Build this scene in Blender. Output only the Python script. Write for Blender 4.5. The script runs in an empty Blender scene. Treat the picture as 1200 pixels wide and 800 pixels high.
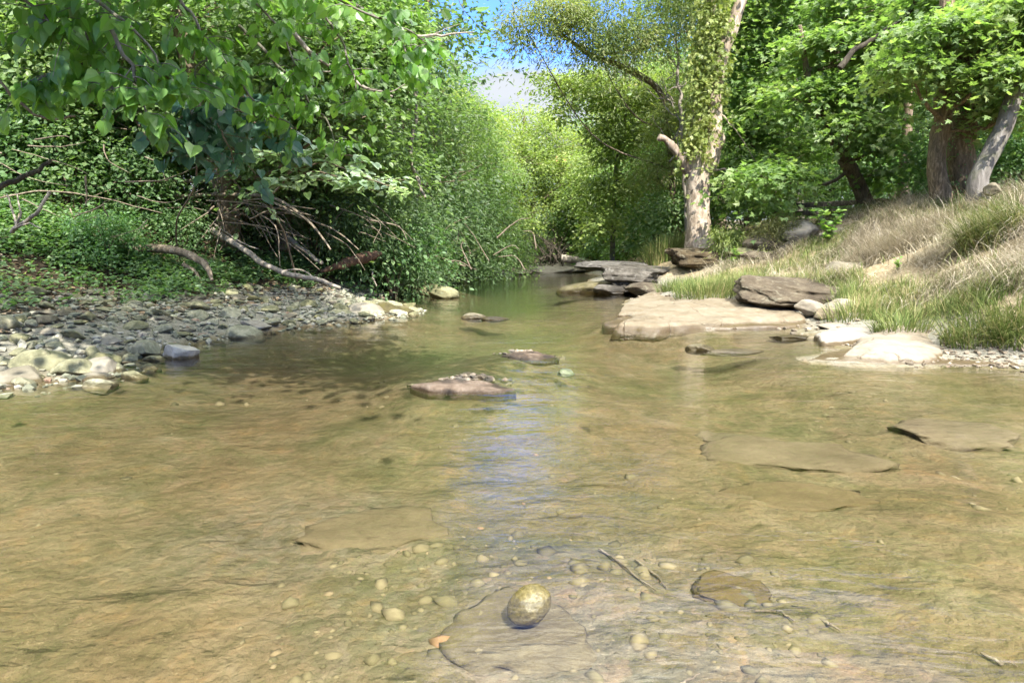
import bpy, bmesh, math, random
import numpy as np
from mathutils import Vector, Matrix

rng = np.random.default_rng(11)
random.seed(11)
scene = bpy.context.scene
COL = scene.collection
R = math.radians

# ------------------------------------------------------------------ camera
CAM = np.array([0.0, 0.0, 1.2])
FPX, PY0 = 782.0, 288.0
PITCH = math.atan((400 - PY0) / FPX)
cd = bpy.data.cameras.new("camera")
cam = bpy.data.objects.new("camera", cd)
COL.objects.link(cam)
cam.location = CAM
cam.rotation_euler = (math.pi / 2 - PITCH, 0, 0)
cd.sensor_width = 36.0
cd.lens = FPX / 1200 * 36.0
cd.clip_start = 0.05
cd.clip_end = 2000
scene.camera = cam


def ray(px, py):
    u, v = (px - 600) / FPX, (400 - py) / FPX
    cp, sp = math.cos(PITCH), math.sin(PITCH)
    return np.array([u, cp + v * sp, -sp + v * cp])


def W(px, py, d):
    r = ray(px, py)
    return CAM + r * (d / r[1])


def G(px, py, z=0.0):
    r = ray(px, py)
    return CAM + r * ((z - CAM[2]) / r[2])


# ------------------------------------------------------------------ numpy noise
_perm = np.random.default_rng(3).permutation(512)


def _hash(ix, iy, iz):
    return _perm[(_perm[(_perm[ix & 511] + iy) & 511] + iz) & 511] / 511.0 * 2 - 1


def vnoise(p):
    p = np.asarray(p, float)
    i = np.floor(p).astype(int)
    f = p - i
    f = f * f * (3 - 2 * f)
    out = 0
    for dx in (0, 1):
        wx = f[:, 0] if dx else 1 - f[:, 0]
        for dy in (0, 1):
            wy = f[:, 1] if dy else 1 - f[:, 1]
            for dz in (0, 1):
                wz = f[:, 2] if dz else 1 - f[:, 2]
                out = out + wx * wy * wz * _hash(i[:, 0] + dx, i[:, 1] + dy, i[:, 2] + dz)
    return out


def fbm(p, octaves=4, gain=0.5):
    p = np.asarray(p, float)
    a, s, out = 1.0, 1.0, 0.0
    for o in range(octaves):
        out = out + a * vnoise(p * s + 17.3 * o)
        a *= gain
        s *= 2.03
    return out


def sstep(a, b, x):
    t = np.clip((x - a) / (b - a), 0, 1)
    return t * t * (3 - 2 * t)


def nrm(v):
    return v / np.maximum(np.linalg.norm(v, axis=-1, keepdims=True), 1e-9)


# ------------------------------------------------------------------ mesh building
class MB:
    def __init__(self):
        self.v, self.n, self.f = [], 0, []

    def add(self, verts, faces, rnd=0.5):
        verts = np.asarray(verts, float).reshape(-1, 3)
        faces = np.asarray(faces, int)
        r = np.broadcast_to(np.asarray(rnd, float), (len(faces),))
        self.v.append(verts)
        self.f.append((faces + self.n, r))
        self.n += len(verts)

    def mesh(self, name, mat, smooth=True, center=None):
        me = bpy.data.meshes.new(name)
        if not self.v:
            return me
        v = np.concatenate(self.v)
        if center is not None:
            v = v - np.asarray(center)
        me.vertices.add(len(v))
        me.vertices.foreach_set("co", v.astype(np.float32).ravel())
        loops = np.concatenate([f.ravel() for f, r in self.f])
        sizes = np.concatenate([np.full(len(f), f.shape[1]) for f, r in self.f])
        me.loops.add(len(loops))
        me.loops.foreach_set("vertex_index", loops.astype(np.int32))
        me.polygons.add(len(sizes))
        st = np.concatenate([[0], np.cumsum(sizes)[:-1]])
        me.polygons.foreach_set("loop_start", st.astype(np.int32))
        me.update(calc_edges=True)
        a = me.attributes.new("rnd", "FLOAT", "FACE")
        a.data.foreach_set("value", np.concatenate([r for f, r in self.f]).astype(np.float32))
        me.polygons.foreach_set("use_smooth", np.full(len(sizes), bool(smooth)))
        for m in (mat if isinstance(mat, (list, tuple)) else [mat]):
            me.materials.append(m)
        me.update()
        return me


def obj(name, me, parent=None, loc=None):
    o = bpy.data.objects.new(name, me)
    COL.objects.link(o)
    if loc is not None:
        o.location = tuple(loc)
    if parent is not None:
        o.parent = parent
    return o


def tag(o, label=None, cat=None, group=None, kind=None):
    if label: o["label"] = label
    if cat: o["category"] = cat
    if group: o["group"] = group
    if kind: o["kind"] = kind
    return o


def empty(name, loc, rz=0.0, sc=1.0):
    o = bpy.data.objects.new(name, None)
    COL.objects.link(o)
    o.location = tuple(loc)
    o.rotation_euler = (0, 0, rz)
    o.scale = (sc, sc, sc) if np.isscalar(sc) else sc
    o.empty_display_size = 0.2
    return o


def copy_thing(src, loc, rz=0.0, sc=1.0, label=None, group=None):
    c = src.copy()
    COL.objects.link(c)
    c.location = tuple(loc)
    c.rotation_euler = (0, 0, rz)
    c.scale = (sc, sc, sc) if np.isscalar(sc) else sc
    if label: c["label"] = label
    if group: c["group"] = group
    for ch in list(src.children):
        k = ch.copy()
        COL.objects.link(k)
        k.parent = c
        for g in ch.children:
            h = g.copy()
            COL.objects.link(h)
            h.parent = k
    return c


def smooth_path(pts, n, amp=0.0, seed=0):
    """Catmull-Rom resampling of a polyline, with a little wander"""
    P = np.asarray(pts, float)
    if len(P) == 2:
        P = np.array([P[0], P[0] * .67 + P[1] * .33, P[0] * .33 + P[1] * .67, P[1]])
    E = np.vstack([2 * P[0] - P[1], P, 2 * P[-1] - P[-2]])
    ts = np.linspace(0, len(P) - 1, n)
    out = []
    for t in ts:
        i = min(int(t), len(P) - 2)
        f = t - i
        a, b, c, d = E[i], E[i + 1], E[i + 2], E[i + 3]
        out.append(.5 * ((2 * b) + (c - a) * f + (2 * a - 5 * b + 4 * c - d) * f * f + (3 * b - a - 3 * c + d) * f ** 3))
    out = np.array(out)
    if amp:
        s = np.linspace(0, n * 0.35, n)
        for k in range(3):
            q = np.stack([s, np.full(n, k * 9.1 + seed * 3.7), np.full(n, seed * 1.3)], 1)
            out[:, k] += amp * fbm(q, 2) * np.minimum(1, np.linspace(0, 4, n))
    return out


def tube(mb, pts, rad, sides=8, rnd=0.5, rough=0.0, seed=0, flare=None):
    P = np.asarray(pts, float)
    n = len(P)
    rad = np.interp(np.linspace(0, 1, n), np.linspace(0, 1, len(np.atleast_1d(rad))), np.atleast_1d(rad))
    T = nrm(np.gradient(P, axis=0))
    ref = np.array([0, 0, 1.0]) if abs(T[0][2]) < .9 else np.array([1.0, 0, 0])
    a = np.cross(ref, T[0]); a /= np.linalg.norm(a)
    V = []
    th = np.linspace(0, 2 * np.pi, sides, endpoint=False)
    for i in range(n):
        a = a - T[i] * np.dot(a, T[i]); a /= np.linalg.norm(a)
        b = np.cross(T[i], a)
        ring = np.cos(th)[:, None] * a + np.sin(th)[:, None] * b
        r = np.full(sides, rad[i])
        if flare is not None:
            r = r * (1 + flare(i / (n - 1), th))
        V.append((P[i], ring, r))
    V = np.array([p + ring * r[:, None] for p, ring, r in V])
    if rough:
        flat = V.reshape(-1, 3)
        q = flat * np.array([1, 1, .45]) / max(rad.max() * .8, .02) + seed * 5.1
        k = 1 + rough * fbm(q, 3)
        c = np.repeat(P, sides, axis=0)
        V = (c + (flat - c) * k[:, None]).reshape(n, sides, 3)
    idx = np.arange(n * sides).reshape(n, sides)
    q = np.stack([idx[:-1], np.roll(idx, -1, 1)[:-1], np.roll(idx, -1, 1)[1:], idx[1:]], -1).reshape(-1, 4)
    mb.add(V.reshape(-1, 3), q, rnd)
    # caps
    for e in (0, n - 1):
        ring = V[e]
        cv = np.vstack([ring, P[e] + T[e] * (0.25 * rad[e] if e else -.25 * rad[e])])
        k = np.arange(sides)
        f = np.stack([k, np.roll(k, -1), np.full(sides, sides)], 1)
        if e == 0: f = f[:, ::-1]
        mb.add(cv, f, rnd)


# leaf templates: (side, along, normal)
def _half(outline):
    o = np.array(outline, float)
    n = len(o)
    v = [(0, 0, 0)] + [(-x, y, z) for x, y, z in o] + [(0, 1, -.1)] + [(x, y, z) for x, y, z in o]
    f = []
    mid = n + 1
    L = list(range(1, n + 1)); Rr = list(range(n + 2, 2 * n + 2))
    for i in range(n - 1):
        f.append((0, L[i + 1], L[i])); f.append((0, Rr[i], Rr[i + 1]))
    f.append((0, mid, L[-1])); f.append((0, Rr[-1], mid))
    return np.array(v), np.array(f)


LEAF = {
    "diamond": (np.array([(0, 0, 0), (-.33, .42, .09), (0, 1, -.08), (.33, .42, .09)]), np.array([(0, 2, 1), (0, 3, 2)])),
    "oval": _half([(.27, .18, .06), (.36, .45, .08), (.22, .78, .02)]),
    "heart": _half([(.26, -.1, .05), (.46, .12, .08), (.44, .38, .08), (.24, .7, .02)]),
    "lance": (np.array([(0, 0, 0), (-.13, .4, .03), (0, 1, -.12), (.13, .4, .03)]), np.array([(0, 2, 1), (0, 3, 2)])),
    "maple": _half([(.18, .02, .02), (.5, .12, .05), (.3, .34, .03), (.56, .62, .03), (.2, .58, .03)]),
}


def add_leaves(mb, pos, tip, nor, size, kind, rnd):
    pos = np.asarray(pos, float)
    if len(pos) == 0: return
    tip = nrm(np.asarray(tip, float))
    nor = np.asarray(nor, float)
    nor = nrm(nor - tip * (nor * tip).sum(1, keepdims=True))
    side = np.cross(tip, nor)
    tv, tf = LEAF[kind]
    size = np.broadcast_to(np.asarray(size, float), (len(pos),))
    v = pos[:, None, :] + size[:, None, None] * (tv[None, :, 0:1] * side[:, None] + tv[None, :, 1:2] * tip[:, None] + tv[None, :, 2:3] * nor[:, None])
    f = tf[None] + (np.arange(len(pos)) * len(tv))[:, None, None]
    mb.add(v.reshape(-1, 3), f.reshape(-1, 3), np.repeat(np.broadcast_to(rnd, (len(pos),)), len(tf)))


def rdir(n, g=None):
    return nrm((g or rng).normal(size=(n, 3)))


def cluster_leaves(mb, centers, out, per, size, csize, kind, flat=.4, up=1.0, droop=.3, feather=False):
    """leaves spread in flattened clumps round the centers"""
    k = len(centers)
    crnd = rng.random(k)
    C = np.repeat(centers, per, 0); O = np.repeat(out, per, 0)
    n = len(C)
    off = rng.normal(size=(n, 3)) * csize
    cs = np.repeat(rng.uniform(.6, 1.3, k), per)[:, None]
    off[:, 2] *= flat
    off *= cs
    rr = (off[:, :2] ** 2).sum(1)
    off[:, 2] -= droop * rr / max(csize, .05)
    pos = C + off
    h = off.copy(); h[:, 2] = 0
    tip = nrm(h) * .8 + rdir(n) * .6 + O * .3 + np.array([0, 0, -droop])
    nor = np.array([0, 0, up * .6]) + O * .6 + rdir(n) * .62
    sz = size * rng.uniform(.6, 1.25, n)
    add_leaves(mb, pos, tip, nor, sz, kind, np.clip(.55 * np.repeat(crnd, per) + .45 * rng.random(n), 0, 1))


def lobe_clusters(lobes, n, shell=(.45, 1.0), low=.35):
    lobes = np.array(lobes, float)
    w = (lobes[:, 3] * lobes[:, 4] + lobes[:, 4] * lobes[:, 5] + lobes[:, 3] * lobes[:, 5])
    li = rng.choice(len(lobes), n, p=w / w.sum())
    u = rdir(n)
    flip = (u[:, 2] < -.2) & (rng.random(n) > low)
    u[flip, 2] *= -1
    f = rng.uniform(shell[0], shell[1], n) ** .6
    # uneven outline
    f *= 1 + .22 * fbm(u * 2.3 + li[:, None] * 7.7, 3)
    c = lobes[li, :3] + u * lobes[li, 3:] * f[:, None]
    return c, nrm(u / lobes[li, 3:]), li


# ------------------------------------------------------------------ node helpers
def newmat(name):
    m = bpy.data.materials.new(name)
    m.use_nodes = True
    m.node_tree.nodes.clear()
    return m, m.node_tree


class NT:
    def __init__(self, nt):
        self.t = nt

    def n(self, typ, **kw):
        x = self.t.nodes.new("ShaderNode" + typ)
        for k, v in kw.items():
            if k in ("data_type", "operation", "blend_type", "noise_dimensions", "feature", "attribute_name", "wave_type", "distribution", "sky_type", "clamp", "distance", "noise_type", "invert"):
                setattr(x, k, v)
            else:
                x.inputs[k.replace("_", " ")].default_value = v
        return x

    def l(self, a, b):
        self.t.links.new(a, b)

    def noise(self, vec, scale, detail=4, rough=.55, dist=0.0):
        x = self.n("TexNoise")
        x.inputs["Scale"].default_value = scale
        x.inputs["Detail"].default_value = detail
        x.inputs["Roughness"].default_value = rough
        x.inputs["Distortion"].default_value = dist
        if vec is not None: self.l(vec, x.inputs["Vector"])
        return x.outputs["Fac"]

    def ramp(self, fac, stops):
        x = self.n("ValToRGB")
        e = x.color_ramp.elements
        while len(e) < len(stops): e.new(.5)
        for i, (p, c) in enumerate(stops):
            e[i].position = p
            e[i].color = (c, c, c, 1) if np.isscalar(c) else (*c, 1)
        self.l(fac, x.inputs["Fac"])
        return x.outputs["Color"]

    def mix(self, fac, a, b, blend="MIX"):
        x = self.n("MixRGB", blend_type=blend)
        for s, i in ((fac, "Fac"), (a, "Color1"), (b, "Color2")):
            if isinstance(s, (int, float)): x.inputs[i].default_value = s
            elif isinstance(s, tuple): x.inputs[i].default_value = (*s, 1)
            else: self.l(s, x.inputs[i])
        return x.outputs["Color"]

    def math(self, op, a, b=0.0, clamp=False):
        x = self.n("Math", operation=op)
        x.use_clamp = clamp
        for s, i in ((a, 0), (b, 1)):
            if isinstance(s, (int, float)): x.inputs[i].default_value = s
            else: self.l(s, x.inputs[i])
        return x.outputs[0]

    def mapr(self, v, a, b, c=0.0, d=1.0):
        x = self.n("MapRange")
        x.inputs["From Min"].default_value = a; x.inputs["From Max"].default_value = b
        x.inputs["To Min"].default_value = c; x.inputs["To Max"].default_value = d
        self.l(v, x.inputs["Value"])
        return x.outputs["Result"]

    def bump(self, h, strength=.5, dist=.02, normal=None):
        x = self.n("Bump")
        x.inputs["Strength"].default_value = strength
        x.inputs["Distance"].default_value = dist
        self.l(h, x.inputs["Height"])
        if normal is not None: self.l(normal, x.inputs["Normal"])
        return x.outputs["Normal"]

    def scalevec(self, vec, s):
        x = self.n("VectorMath", operation="MULTIPLY")
        self.l(vec, x.inputs[0]); x.inputs[1].default_value = s
        return x.outputs[0]

    def out(self, surf, vol=None):
        o = self.n("OutputMaterial")
        self.l(surf, o.inputs["Surface"])
        if vol is not None: self.l(vol, o.inputs["Volume"])


def leaf_mat(name, dark, mid, light, trans, tw=.38, rough=.42, spec=.35, old=None):
    m, t = newmat(name); N = NT(t)
    at = N.n("Attribute", attribute_name="rnd").outputs["Fac"]
    geo = N.n("NewGeometry")
    big = N.noise(geo.outputs["Position"], .55, 2)
    f = N.math("ADD", N.math("MULTIPLY", at, .72), N.mapr(big, .3, .7, -.05, .33))
    stops = [(0.0, dark), (.5, mid), (.92, light)]
    if old: stops.append((.985, old))
    stops = [(p_, (k_[0] * 1.8, k_[1] * 1.34, k_[2] * 2.8)) for p_, k_ in stops]
    c = N.ramp(f, stops)
    oi = N.n("ObjectInfo").outputs["Random"]
    hsv = N.n("HueSaturation")
    N.l(N.mapr(oi, 0, 1, .487, .507), hsv.inputs["Hue"])
    N.l(N.mapr(oi, 0, 1, .88, 1.12), hsv.inputs["Value"])
    N.l(c, hsv.inputs["Color"])
    c = hsv.outputs["Color"]
    p = N.n("BsdfPrincipled")
    N.l(c, p.inputs["Base Color"])
    p.inputs["Roughness"].default_value = rough
    p.inputs["Specular IOR Level"].default_value = spec
    tr = N.n("BsdfTranslucent"); tw += .1
    N.l(N.mix(1.0, c, trans, "MULTIPLY"), tr.inputs["Color"])
    mx = N.n("MixShader"); mx.inputs[0].default_value = tw
    N.l(p.outputs[0], mx.inputs[1]); N.l(tr.outputs[0], mx.inputs[2])
    N.out(mx.outputs[0])
    return m


def rock_mat(name, a, b, c, scale=3.0, wet=True, lichen=None, rough=.85, bumpd=.03, strata=0.0, wetz=.05, moss=None, spec=.3, wetcol=.42, crack=0.0):
    m, t = newmat(name); N = NT(t)
    tc = N.n("TexCoord").outputs["Object"]
    oi = N.n("ObjectInfo").outputs["Random"]
    ad = N.n("VectorMath", operation="ADD")
    sc = N.n("VectorMath", operation="SCALE")
    cv = N.n("CombineXYZ")
    for i in range(3): N.l(N.math("MULTIPLY", oi, 37.0 * (i + 1)), cv.inputs[i])
    N.l(tc, ad.inputs[0]); N.l(cv.outputs[0], ad.inputs[1])
    v = ad.outputs[0]
    n1 = N.noise(v, scale, 8, .62, .4)
    n2 = N.noise(v, scale * 6, 6, .65)
    n3 = N.noise(v, scale * 30, 3, .6)
    col = N.ramp(n1, [(.3, a), (.5, b), (.7, c)])
    col = N.mix(N.mapr(n2, .35, .7, 0, .55), col, N.mix(1.0, col, (.62, .58, .54), "MULTIPLY"))
    col = N.mix(N.mapr(n3, .55, .72, 0, .5), col, N.mix(1.0, col, (1.25, 1.22, 1.15), "MULTIPLY"))
    # slight tone change from stone to stone
    hs = N.n("HueSaturation"); N.l(N.mapr(oi, 0, 1, .72, 1.28), hs.inputs["Value"]); N.l(N.mapr(oi, 0, 1, 1.25, .7), hs.inputs["Saturation"]); N.l(col, hs.inputs["Color"])
    col = hs.outputs["Color"]
    if lichen:
        ln = N.noise(v, scale * 2.2, 5, .7, .8)
        col = N.mix(N.mapr(ln, .56, .66, 0, .85), col, lichen)
    if moss:
        mn = N.noise(v, scale * 1.4, 5, .7, .5)
        col = N.mix(N.mapr(mn, .5, .62, 0, .8), col, moss)
    h = N.math("ADD", N.math("MULTIPLY", n1, 1.0), N.math("ADD", N.math("MULTIPLY", n2, .5), N.math("MULTIPLY", n3, .16)))
    if crack:
        vo = N.n("TexVoronoi", feature="DISTANCE_TO_EDGE"); vo.inputs["Scale"].default_value = crack
        wv = N.n("VectorMath", operation="ADD"); N.l(v, wv.inputs[0])
        wn = N.n("TexNoise"); wn.inputs["Scale"].default_value = crack * 2; wn.inputs["Detail"].default_value = 5
        N.l(v, wn.inputs["Vector"])
        ws = N.n("VectorMath", operation="SCALE"); N.l(wn.outputs["Color"], ws.inputs[0]); ws.inputs["Scale"].default_value = .9 / crack
        N.l(ws.outputs[0], wv.inputs[1]); N.l(wv.outputs[0], vo.inputs["Vector"])
        ck = N.math("MULTIPLY", N.mapr(vo.outputs["Distance"], 0.0, .022, 1, 0), N.mapr(N.noise(v, crack * 1.3, 3), .42, .58))
        col = N.mix(N.math("MULTIPLY", ck, .75), col, (.09, .07, .045))
        st_ = N.noise(v, crack * 1.1, 6, .7, 1.0)
        col = N.mix(N.mapr(st_, .48, .66, 0, .55), col, N.mix(1.0, col, (.66, .54, .38), "MULTIPLY"))
        h = N.math("ADD", h, N.math("MULTIPLY", ck, -.9))
    if strata:
        sx = N.n("SeparateXYZ"); N.l(v, sx.inputs[0])
        w = N.n("TexNoise"); w.inputs["Scale"].default_value = 1.0; w.inputs["Detail"].default_value = 5
        N.l(N.scalevec(v, (1.2, 1.2, 26.0)), w.inputs["Vector"])
        h = N.math("ADD", h, N.math("MULTIPLY", w.outputs["Fac"], strata))
        col = N.mix(N.mapr(w.outputs["Fac"], .52, .66, 0, .5), col, N.mix(1.0, col, (.6, .56, .5), "MULTIPLY"))
    p = N.n("BsdfPrincipled")
    p.inputs["Specular IOR Level"].default_value = spec
    p.inputs["Roughness"].default_value = rough
    if wet:
        # the stained band that the stream keeps wet
        pz = N.n("SeparateXYZ"); N.l(N.n("NewGeometry").outputs["Position"], pz.inputs[0])
        zz = N.math("ADD", pz.outputs["Z"], N.mapr(n1, .3, .7, -.02, .02))
        wf = N.mapr(zz, wetz - .012, wetz + .012, 1, 0)
        col = N.mix(wf, col, N.mix(1.0, col, (wetcol, wetcol * .86, wetcol * .62), "MULTIPLY"))
        N.l(N.mapr(wf, 0, 1, rough, .3), p.inputs["Roughness"])
    N.l(col, p.inputs["Base Color"])
    N.l(N.bump(h, .8, bumpd), p.inputs["Normal"])
    N.out(p.outputs[0])
    return m


def bark_mat(name, a, b, c, sx=6.0, stretch=.25, rough=.9, patch=None, bumpd=.02, moss=None):
    m, t = newmat(name); N = NT(t)
    v = N.n("TexCoord").outputs["Object"]
    vs = N.scalevec(v, (1, 1, stretch))
    n1 = N.noise(vs, sx * 2.2, 7, .65, .6)
    n2 = N.noise(v, sx * .4, 4, .6)
    n3 = N.noise(vs, sx * 9, 4, .6)
    col = N.ramp(n1, [(.3, a), (.52, b), (.72, c)])
    if patch:
        pn = N.noise(N.scalevec(v, (1, 1, .55)), sx * .55, 6, .68, 1.2)
        col = N.mix(N.mapr(pn, .49, .52), col, patch)
    if moss:
        col = N.mix(N.mapr(n2, .5, .62, 0, .7), col, moss)
    col = N.mix(N.mapr(n3, .5, .75, 0, .5), col, N.mix(1.0, col, (.5, .48, .45), "MULTIPLY"))
    p = N.n("BsdfPrincipled")
    p.inputs["Roughness"].default_value = rough
    p.inputs["Specular IOR Level"].default_value = .2
    N.l(col, p.inputs["Base Color"])
    h = N.math("ADD", n1, N.math("MULTIPLY", n3, .35))
    N.l(N.bump(h, .9, bumpd), p.inputs["Normal"])
    N.out(p.outputs[0])
    return m


def grass_mat(name, stops, tw=.25):
    m, t = newmat(name); N = NT(t)
    at = N.n("Attribute", attribute_name="rnd").outputs["Fac"]
    big = N.noise(N.n("NewGeometry").outputs["Position"], 1.1, 3)
    f = N.math("ADD", N.math("MULTIPLY", at, .8), N.mapr(big, .3, .7, -.1, .3))
    c = N.ramp(f, stops)
    p = N.n("BsdfPrincipled"); N.l(c, p.inputs["Base Color"])
    p.inputs["Roughness"].default_value = .6; p.inputs["Specular IOR Level"].default_value = .2
    tr = N.n("BsdfTranslucent"); N.l(c, tr.inputs["Color"])
    mx = N.n("MixShader"); mx.inputs[0].default_value = tw
    N.l(p.outputs[0], mx.inputs[1]); N.l(tr.outputs[0], mx.inputs[2])
    N.out(mx.outputs[0])
    return m
# ------------------------------------------------------------------ terrain
def g0(px, py): return tuple(G(px, py)[:2]) + (0.0,)

CTRL = [
 # stream bed
 (0,-6,-.3),(0,0,-.26),(0,1.8,-.15),(0,3,-.17),(-2,2.6,-.17),(2,3,-.15),(3,2,-.07),(-3.4,2,-.22),(0,4.4,-.2),(-1.6,5.4,-.16),(-3,4.6,-.13),
 (2,4.6,-.24),(3.4,4.4,-.26),(1,6.6,-.26),(2.2,7.6,-.3),(0,8.6,-.28),(-1.6,7.6,-.3),(-2.3,9,-.34),(-.6,10.5,-.3),(.9,11,-.32),(.4,14,-.35),(0,18,-.5),
 (.5,23,-.5),(1.5,28,-.35),(-1,21,-.45),(2.2,20,-.4),(-2,16,-.25),(-1.2,13,-.15),
 (-.42,5.95,-.01),(.15,7.5,-.005),
 # left waterline
 (-6.2,4.8,0),(-7.5,2,0),(-7,-3,0),g0(0,448),g0(100,442),g0(130,424),g0(230,402),g0(330,386),g0(400,379),g0(462,372),g0(484,364),g0(430,352),
 g0(455,345),g0(520,336),g0(470,329),g0(505,324),g0(560,321),g0(610,317),g0(690,317),
 # gravel bar and left bank
 (-5,7.3,.2),(-4.9,8.8,.27),(-4.1,10,.17),(-3.1,11,.1),(-3.4,12.2,.15),(-6.2,6.6,.32),(-6.2,9.3,.42),(-5.4,11,.42),(-4.7,12.4,.4),(-6.6,10.8,.6),(-5.6,13,.75),(-4.6,13.8,.6),(-3.8,13.2,.3),(-3.6,14.1,.2),(-7.4,10,.75),(-7.2,11.6,1.15),
 (-8.4,12.5,1.9),(-9.5,14,2.4),(-6.3,14,1.5),(-5.2,15,1.3),(-4.6,16,.95),(-4.1,17.3,.4),(-5.3,18,1.3),(-4.2,21,.7),(-6,25,1.4),(-3.2,28.5,.8),
 (-12,12,2.8),(-15,20,3.3),(-8.5,25,2.1),(-9.5,7,1.1),(-10,4,1.0),(-10,0,.9),(-9,-6,.8),(-18,0,2.5),(-18,-15,2.5),(-30,20,4),(-30,-10,4),
 # far end
 (0,34.5,.55),(3,34.5,.6),(1.5,41,1.1),(6.5,31,.9),(-6,41,2.2),(0,62,2.2),(20,62,3),(-20,62,4),(5,27,.7),
 # right waterline
 (4.2,26,.1),(2.8,22,.05),g0(742,334),g0(706,340),g0(758,346),g0(758,362),g0(724,376),g0(830,380),g0(930,377),g0(962,396),g0(942,421),g0(1000,427),
 g0(1100,427),g0(1200,434),(5.6,4.6,0),(5.6,2.5,0),(5.2,0,0),(5.5,-6,0),
 # right bank
 (3.4,18,.25),(4.1,17.4,.45),(5.35,19,1.1),(4.6,21,.8),(4.2,24,.5),(3.5,12,.12),(4.5,12.2,.24),(3.2,14,.22),(5,14.4,.5),(6.1,16,.95),(4.9,9.6,.2),
 (5.3,8.1,.24),(5.2,7.1,.14),(6,7.6,.6),(6,9.1,.75),(6.3,11,.75),(7.3,12.2,1.15),(7.2,14,1.42),(8.3,13,1.72),(9.3,12,2.0),(8,10.2,1.6),(7,9,1.3),
 (7.5,7.2,1.45),(9.5,9.2,2.5),(11,12,2.6),(12,8,2.7),(10,16,2.3),(8,18,1.7),(7,20.5,1.4),(12,20,2.2),(9,25,1.9),(15,26,2.4),(14,15,2.6),(20,20,2.8),
 (7.5,4.5,1.2),(8,0,1.3),(8,-8,1.4),(18,0,3),(18,-15,3),(32,20,4),(32,-10,4),
 (-150,-150,5),(150,-150,5),(-150,150,7),(150,150,7),(0,160,7),(0,-150,4),(-150,0,6),(150,0,6),
]
CT = np.array(CTRL, float)
def _k(d): return np.sqrt(d * d + .12) 
_A = np.zeros((len(CT) + 3, len(CT) + 3))
_D = np.linalg.norm(CT[:, None, :2] - CT[None, :, :2], axis=2)
_A[:-3, :-3] = _k(_D) - np.eye(len(CT)) * .02
_A[:-3, -3] = 1; _A[:-3, -2:] = CT[:, :2]; _A[-3, :-3] = 1; _A[-2:, :-3] = CT[:, :2].T
_wt = np.linalg.solve(_A, np.concatenate([CT[:, 2], [0, 0, 0]]))


def zbase(x, y):
    x = np.atleast_1d(np.asarray(x, float)); y = np.atleast_1d(np.asarray(y, float))
    out = np.empty(len(x))
    for s in range(0, len(x), 20000):
        xx, yy = x[s:s + 20000], y[s:s + 20000]
        d = np.sqrt((xx[:, None] - CT[:, 0]) ** 2 + (yy[:, None] - CT[:, 1]) ** 2)
        out[s:s + 20000] = _k(d) @ _wt[:-3] + _wt[-3] + xx * _wt[-2] + yy * _wt[-1]
    return out


def zt(x, y):
    """ground height"""
    x = np.atleast_1d(np.asarray(x, float)); y = np.atleast_1d(np.asarray(y, float))
    z = zbase(x, y)
    p = np.stack([x, y, np.zeros_like(x)], 1)
    land = sstep(0.02, .4, z)
    dist = np.clip(np.hypot(x, y) / 25, 0, 1)
    z = z + fbm(p * .9, 3) * (.012 + .07 * land + .10 * land * sstep(3, 6, x)) + fbm(p * 4.1 + 9, 3) * (.012 + .03 * land) * (1 - .5 * dist)
    # cobbled relief of the bed close to the camera
    z = z + (1 - land) * .022 * np.abs(fbm(p * 2.3 + 31, 2))
    return z


def z1(x, y): return float(zt(x, y)[0])


def axis(lo, hi, fine_lo, fine_hi, step, grow=1.16):
    a = list(np.arange(fine_lo, fine_hi + 1e-6, step))
    s, x = step, a[-1]
    while x < hi:
        s *= grow; x += s; a.append(min(x, hi))
    s, x, b = step, a[0], []
    while x > lo:
        s *= grow; x -= s; b.append(max(x, lo))
    return np.array(b[::-1] + a)


ax_ = axis(-600, 600, -9.5, 11, .075)
ay_ = axis(-600, 600, .6, 22, .075)
X, Y = np.meshgrid(ax_, ay_, indexing="ij")
xs, ys = X.ravel(), Y.ravel()
zs = zt(np.clip(xs, -160, 160), np.clip(ys, -160, 160))
nx, ny = X.shape
I = np.arange(nx * ny).reshape(nx, ny)
Q = np.stack([I[:-1, :-1], I[1:, :-1], I[1:, 1:], I[:-1, 1:]], -1).reshape(-1, 4)
mb = MB(); mb.add(np.stack([xs, ys, zs], 1), Q)

m, t = newmat("ground_mat"); N = NT(t)
geo = N.n("NewGeometry"); pos = geo.outputs["Position"]
sep = N.n("SeparateXYZ"); N.l(pos, sep.inputs[0])
n_big = N.noise(pos, .42, 4, .6, .5)
n_mid = N.noise(pos, 1.9, 6, .62, .6)
n_fin = N.noise(pos, 11, 6, .7)
n_grit = N.noise(pos, 55, 3, .7)
vor = N.n("TexVoronoi"); vor.inputs["Scale"].default_value = 15.0; vor.inputs["Randomness"].default_value = 1.0
vw = N.n("TexNoise"); vw.inputs["Scale"].default_value = 14; vw.inputs["Detail"].default_value = 4; N.l(pos, vw.inputs["Vector"])
vs_ = N.n("VectorMath", operation="SCALE"); N.l(vw.outputs["Color"], vs_.inputs[0]); vs_.inputs["Scale"].default_value = .12
va = N.n("VectorMath", operation="ADD"); N.l(pos, va.inputs[0]); N.l(vs_.outputs[0], va.inputs[1]); N.l(va.outputs[0], vor.inputs["Vector"])
streak = N.noise(N.scalevec(pos, (2.2, .9, 1)), 2.4, 6, .65, 1.4)
bed = N.ramp(n_mid, [(.28, (0.070, 0.054, 0.026)), (.44, (0.118, 0.086, 0.045)), (.58, (0.146, 0.110, 0.063)), (.74, (0.183, 0.146, 0.097))])
bed = N.mix(N.mapr(n_big, .40, .62, 0, .75), bed, N.ramp(n_fin, [(.3, (0.066, 0.060, 0.027)), (.55, (0.107, 0.094, 0.047)), (.75, (0.139, 0.123, 0.073))]))
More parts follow.
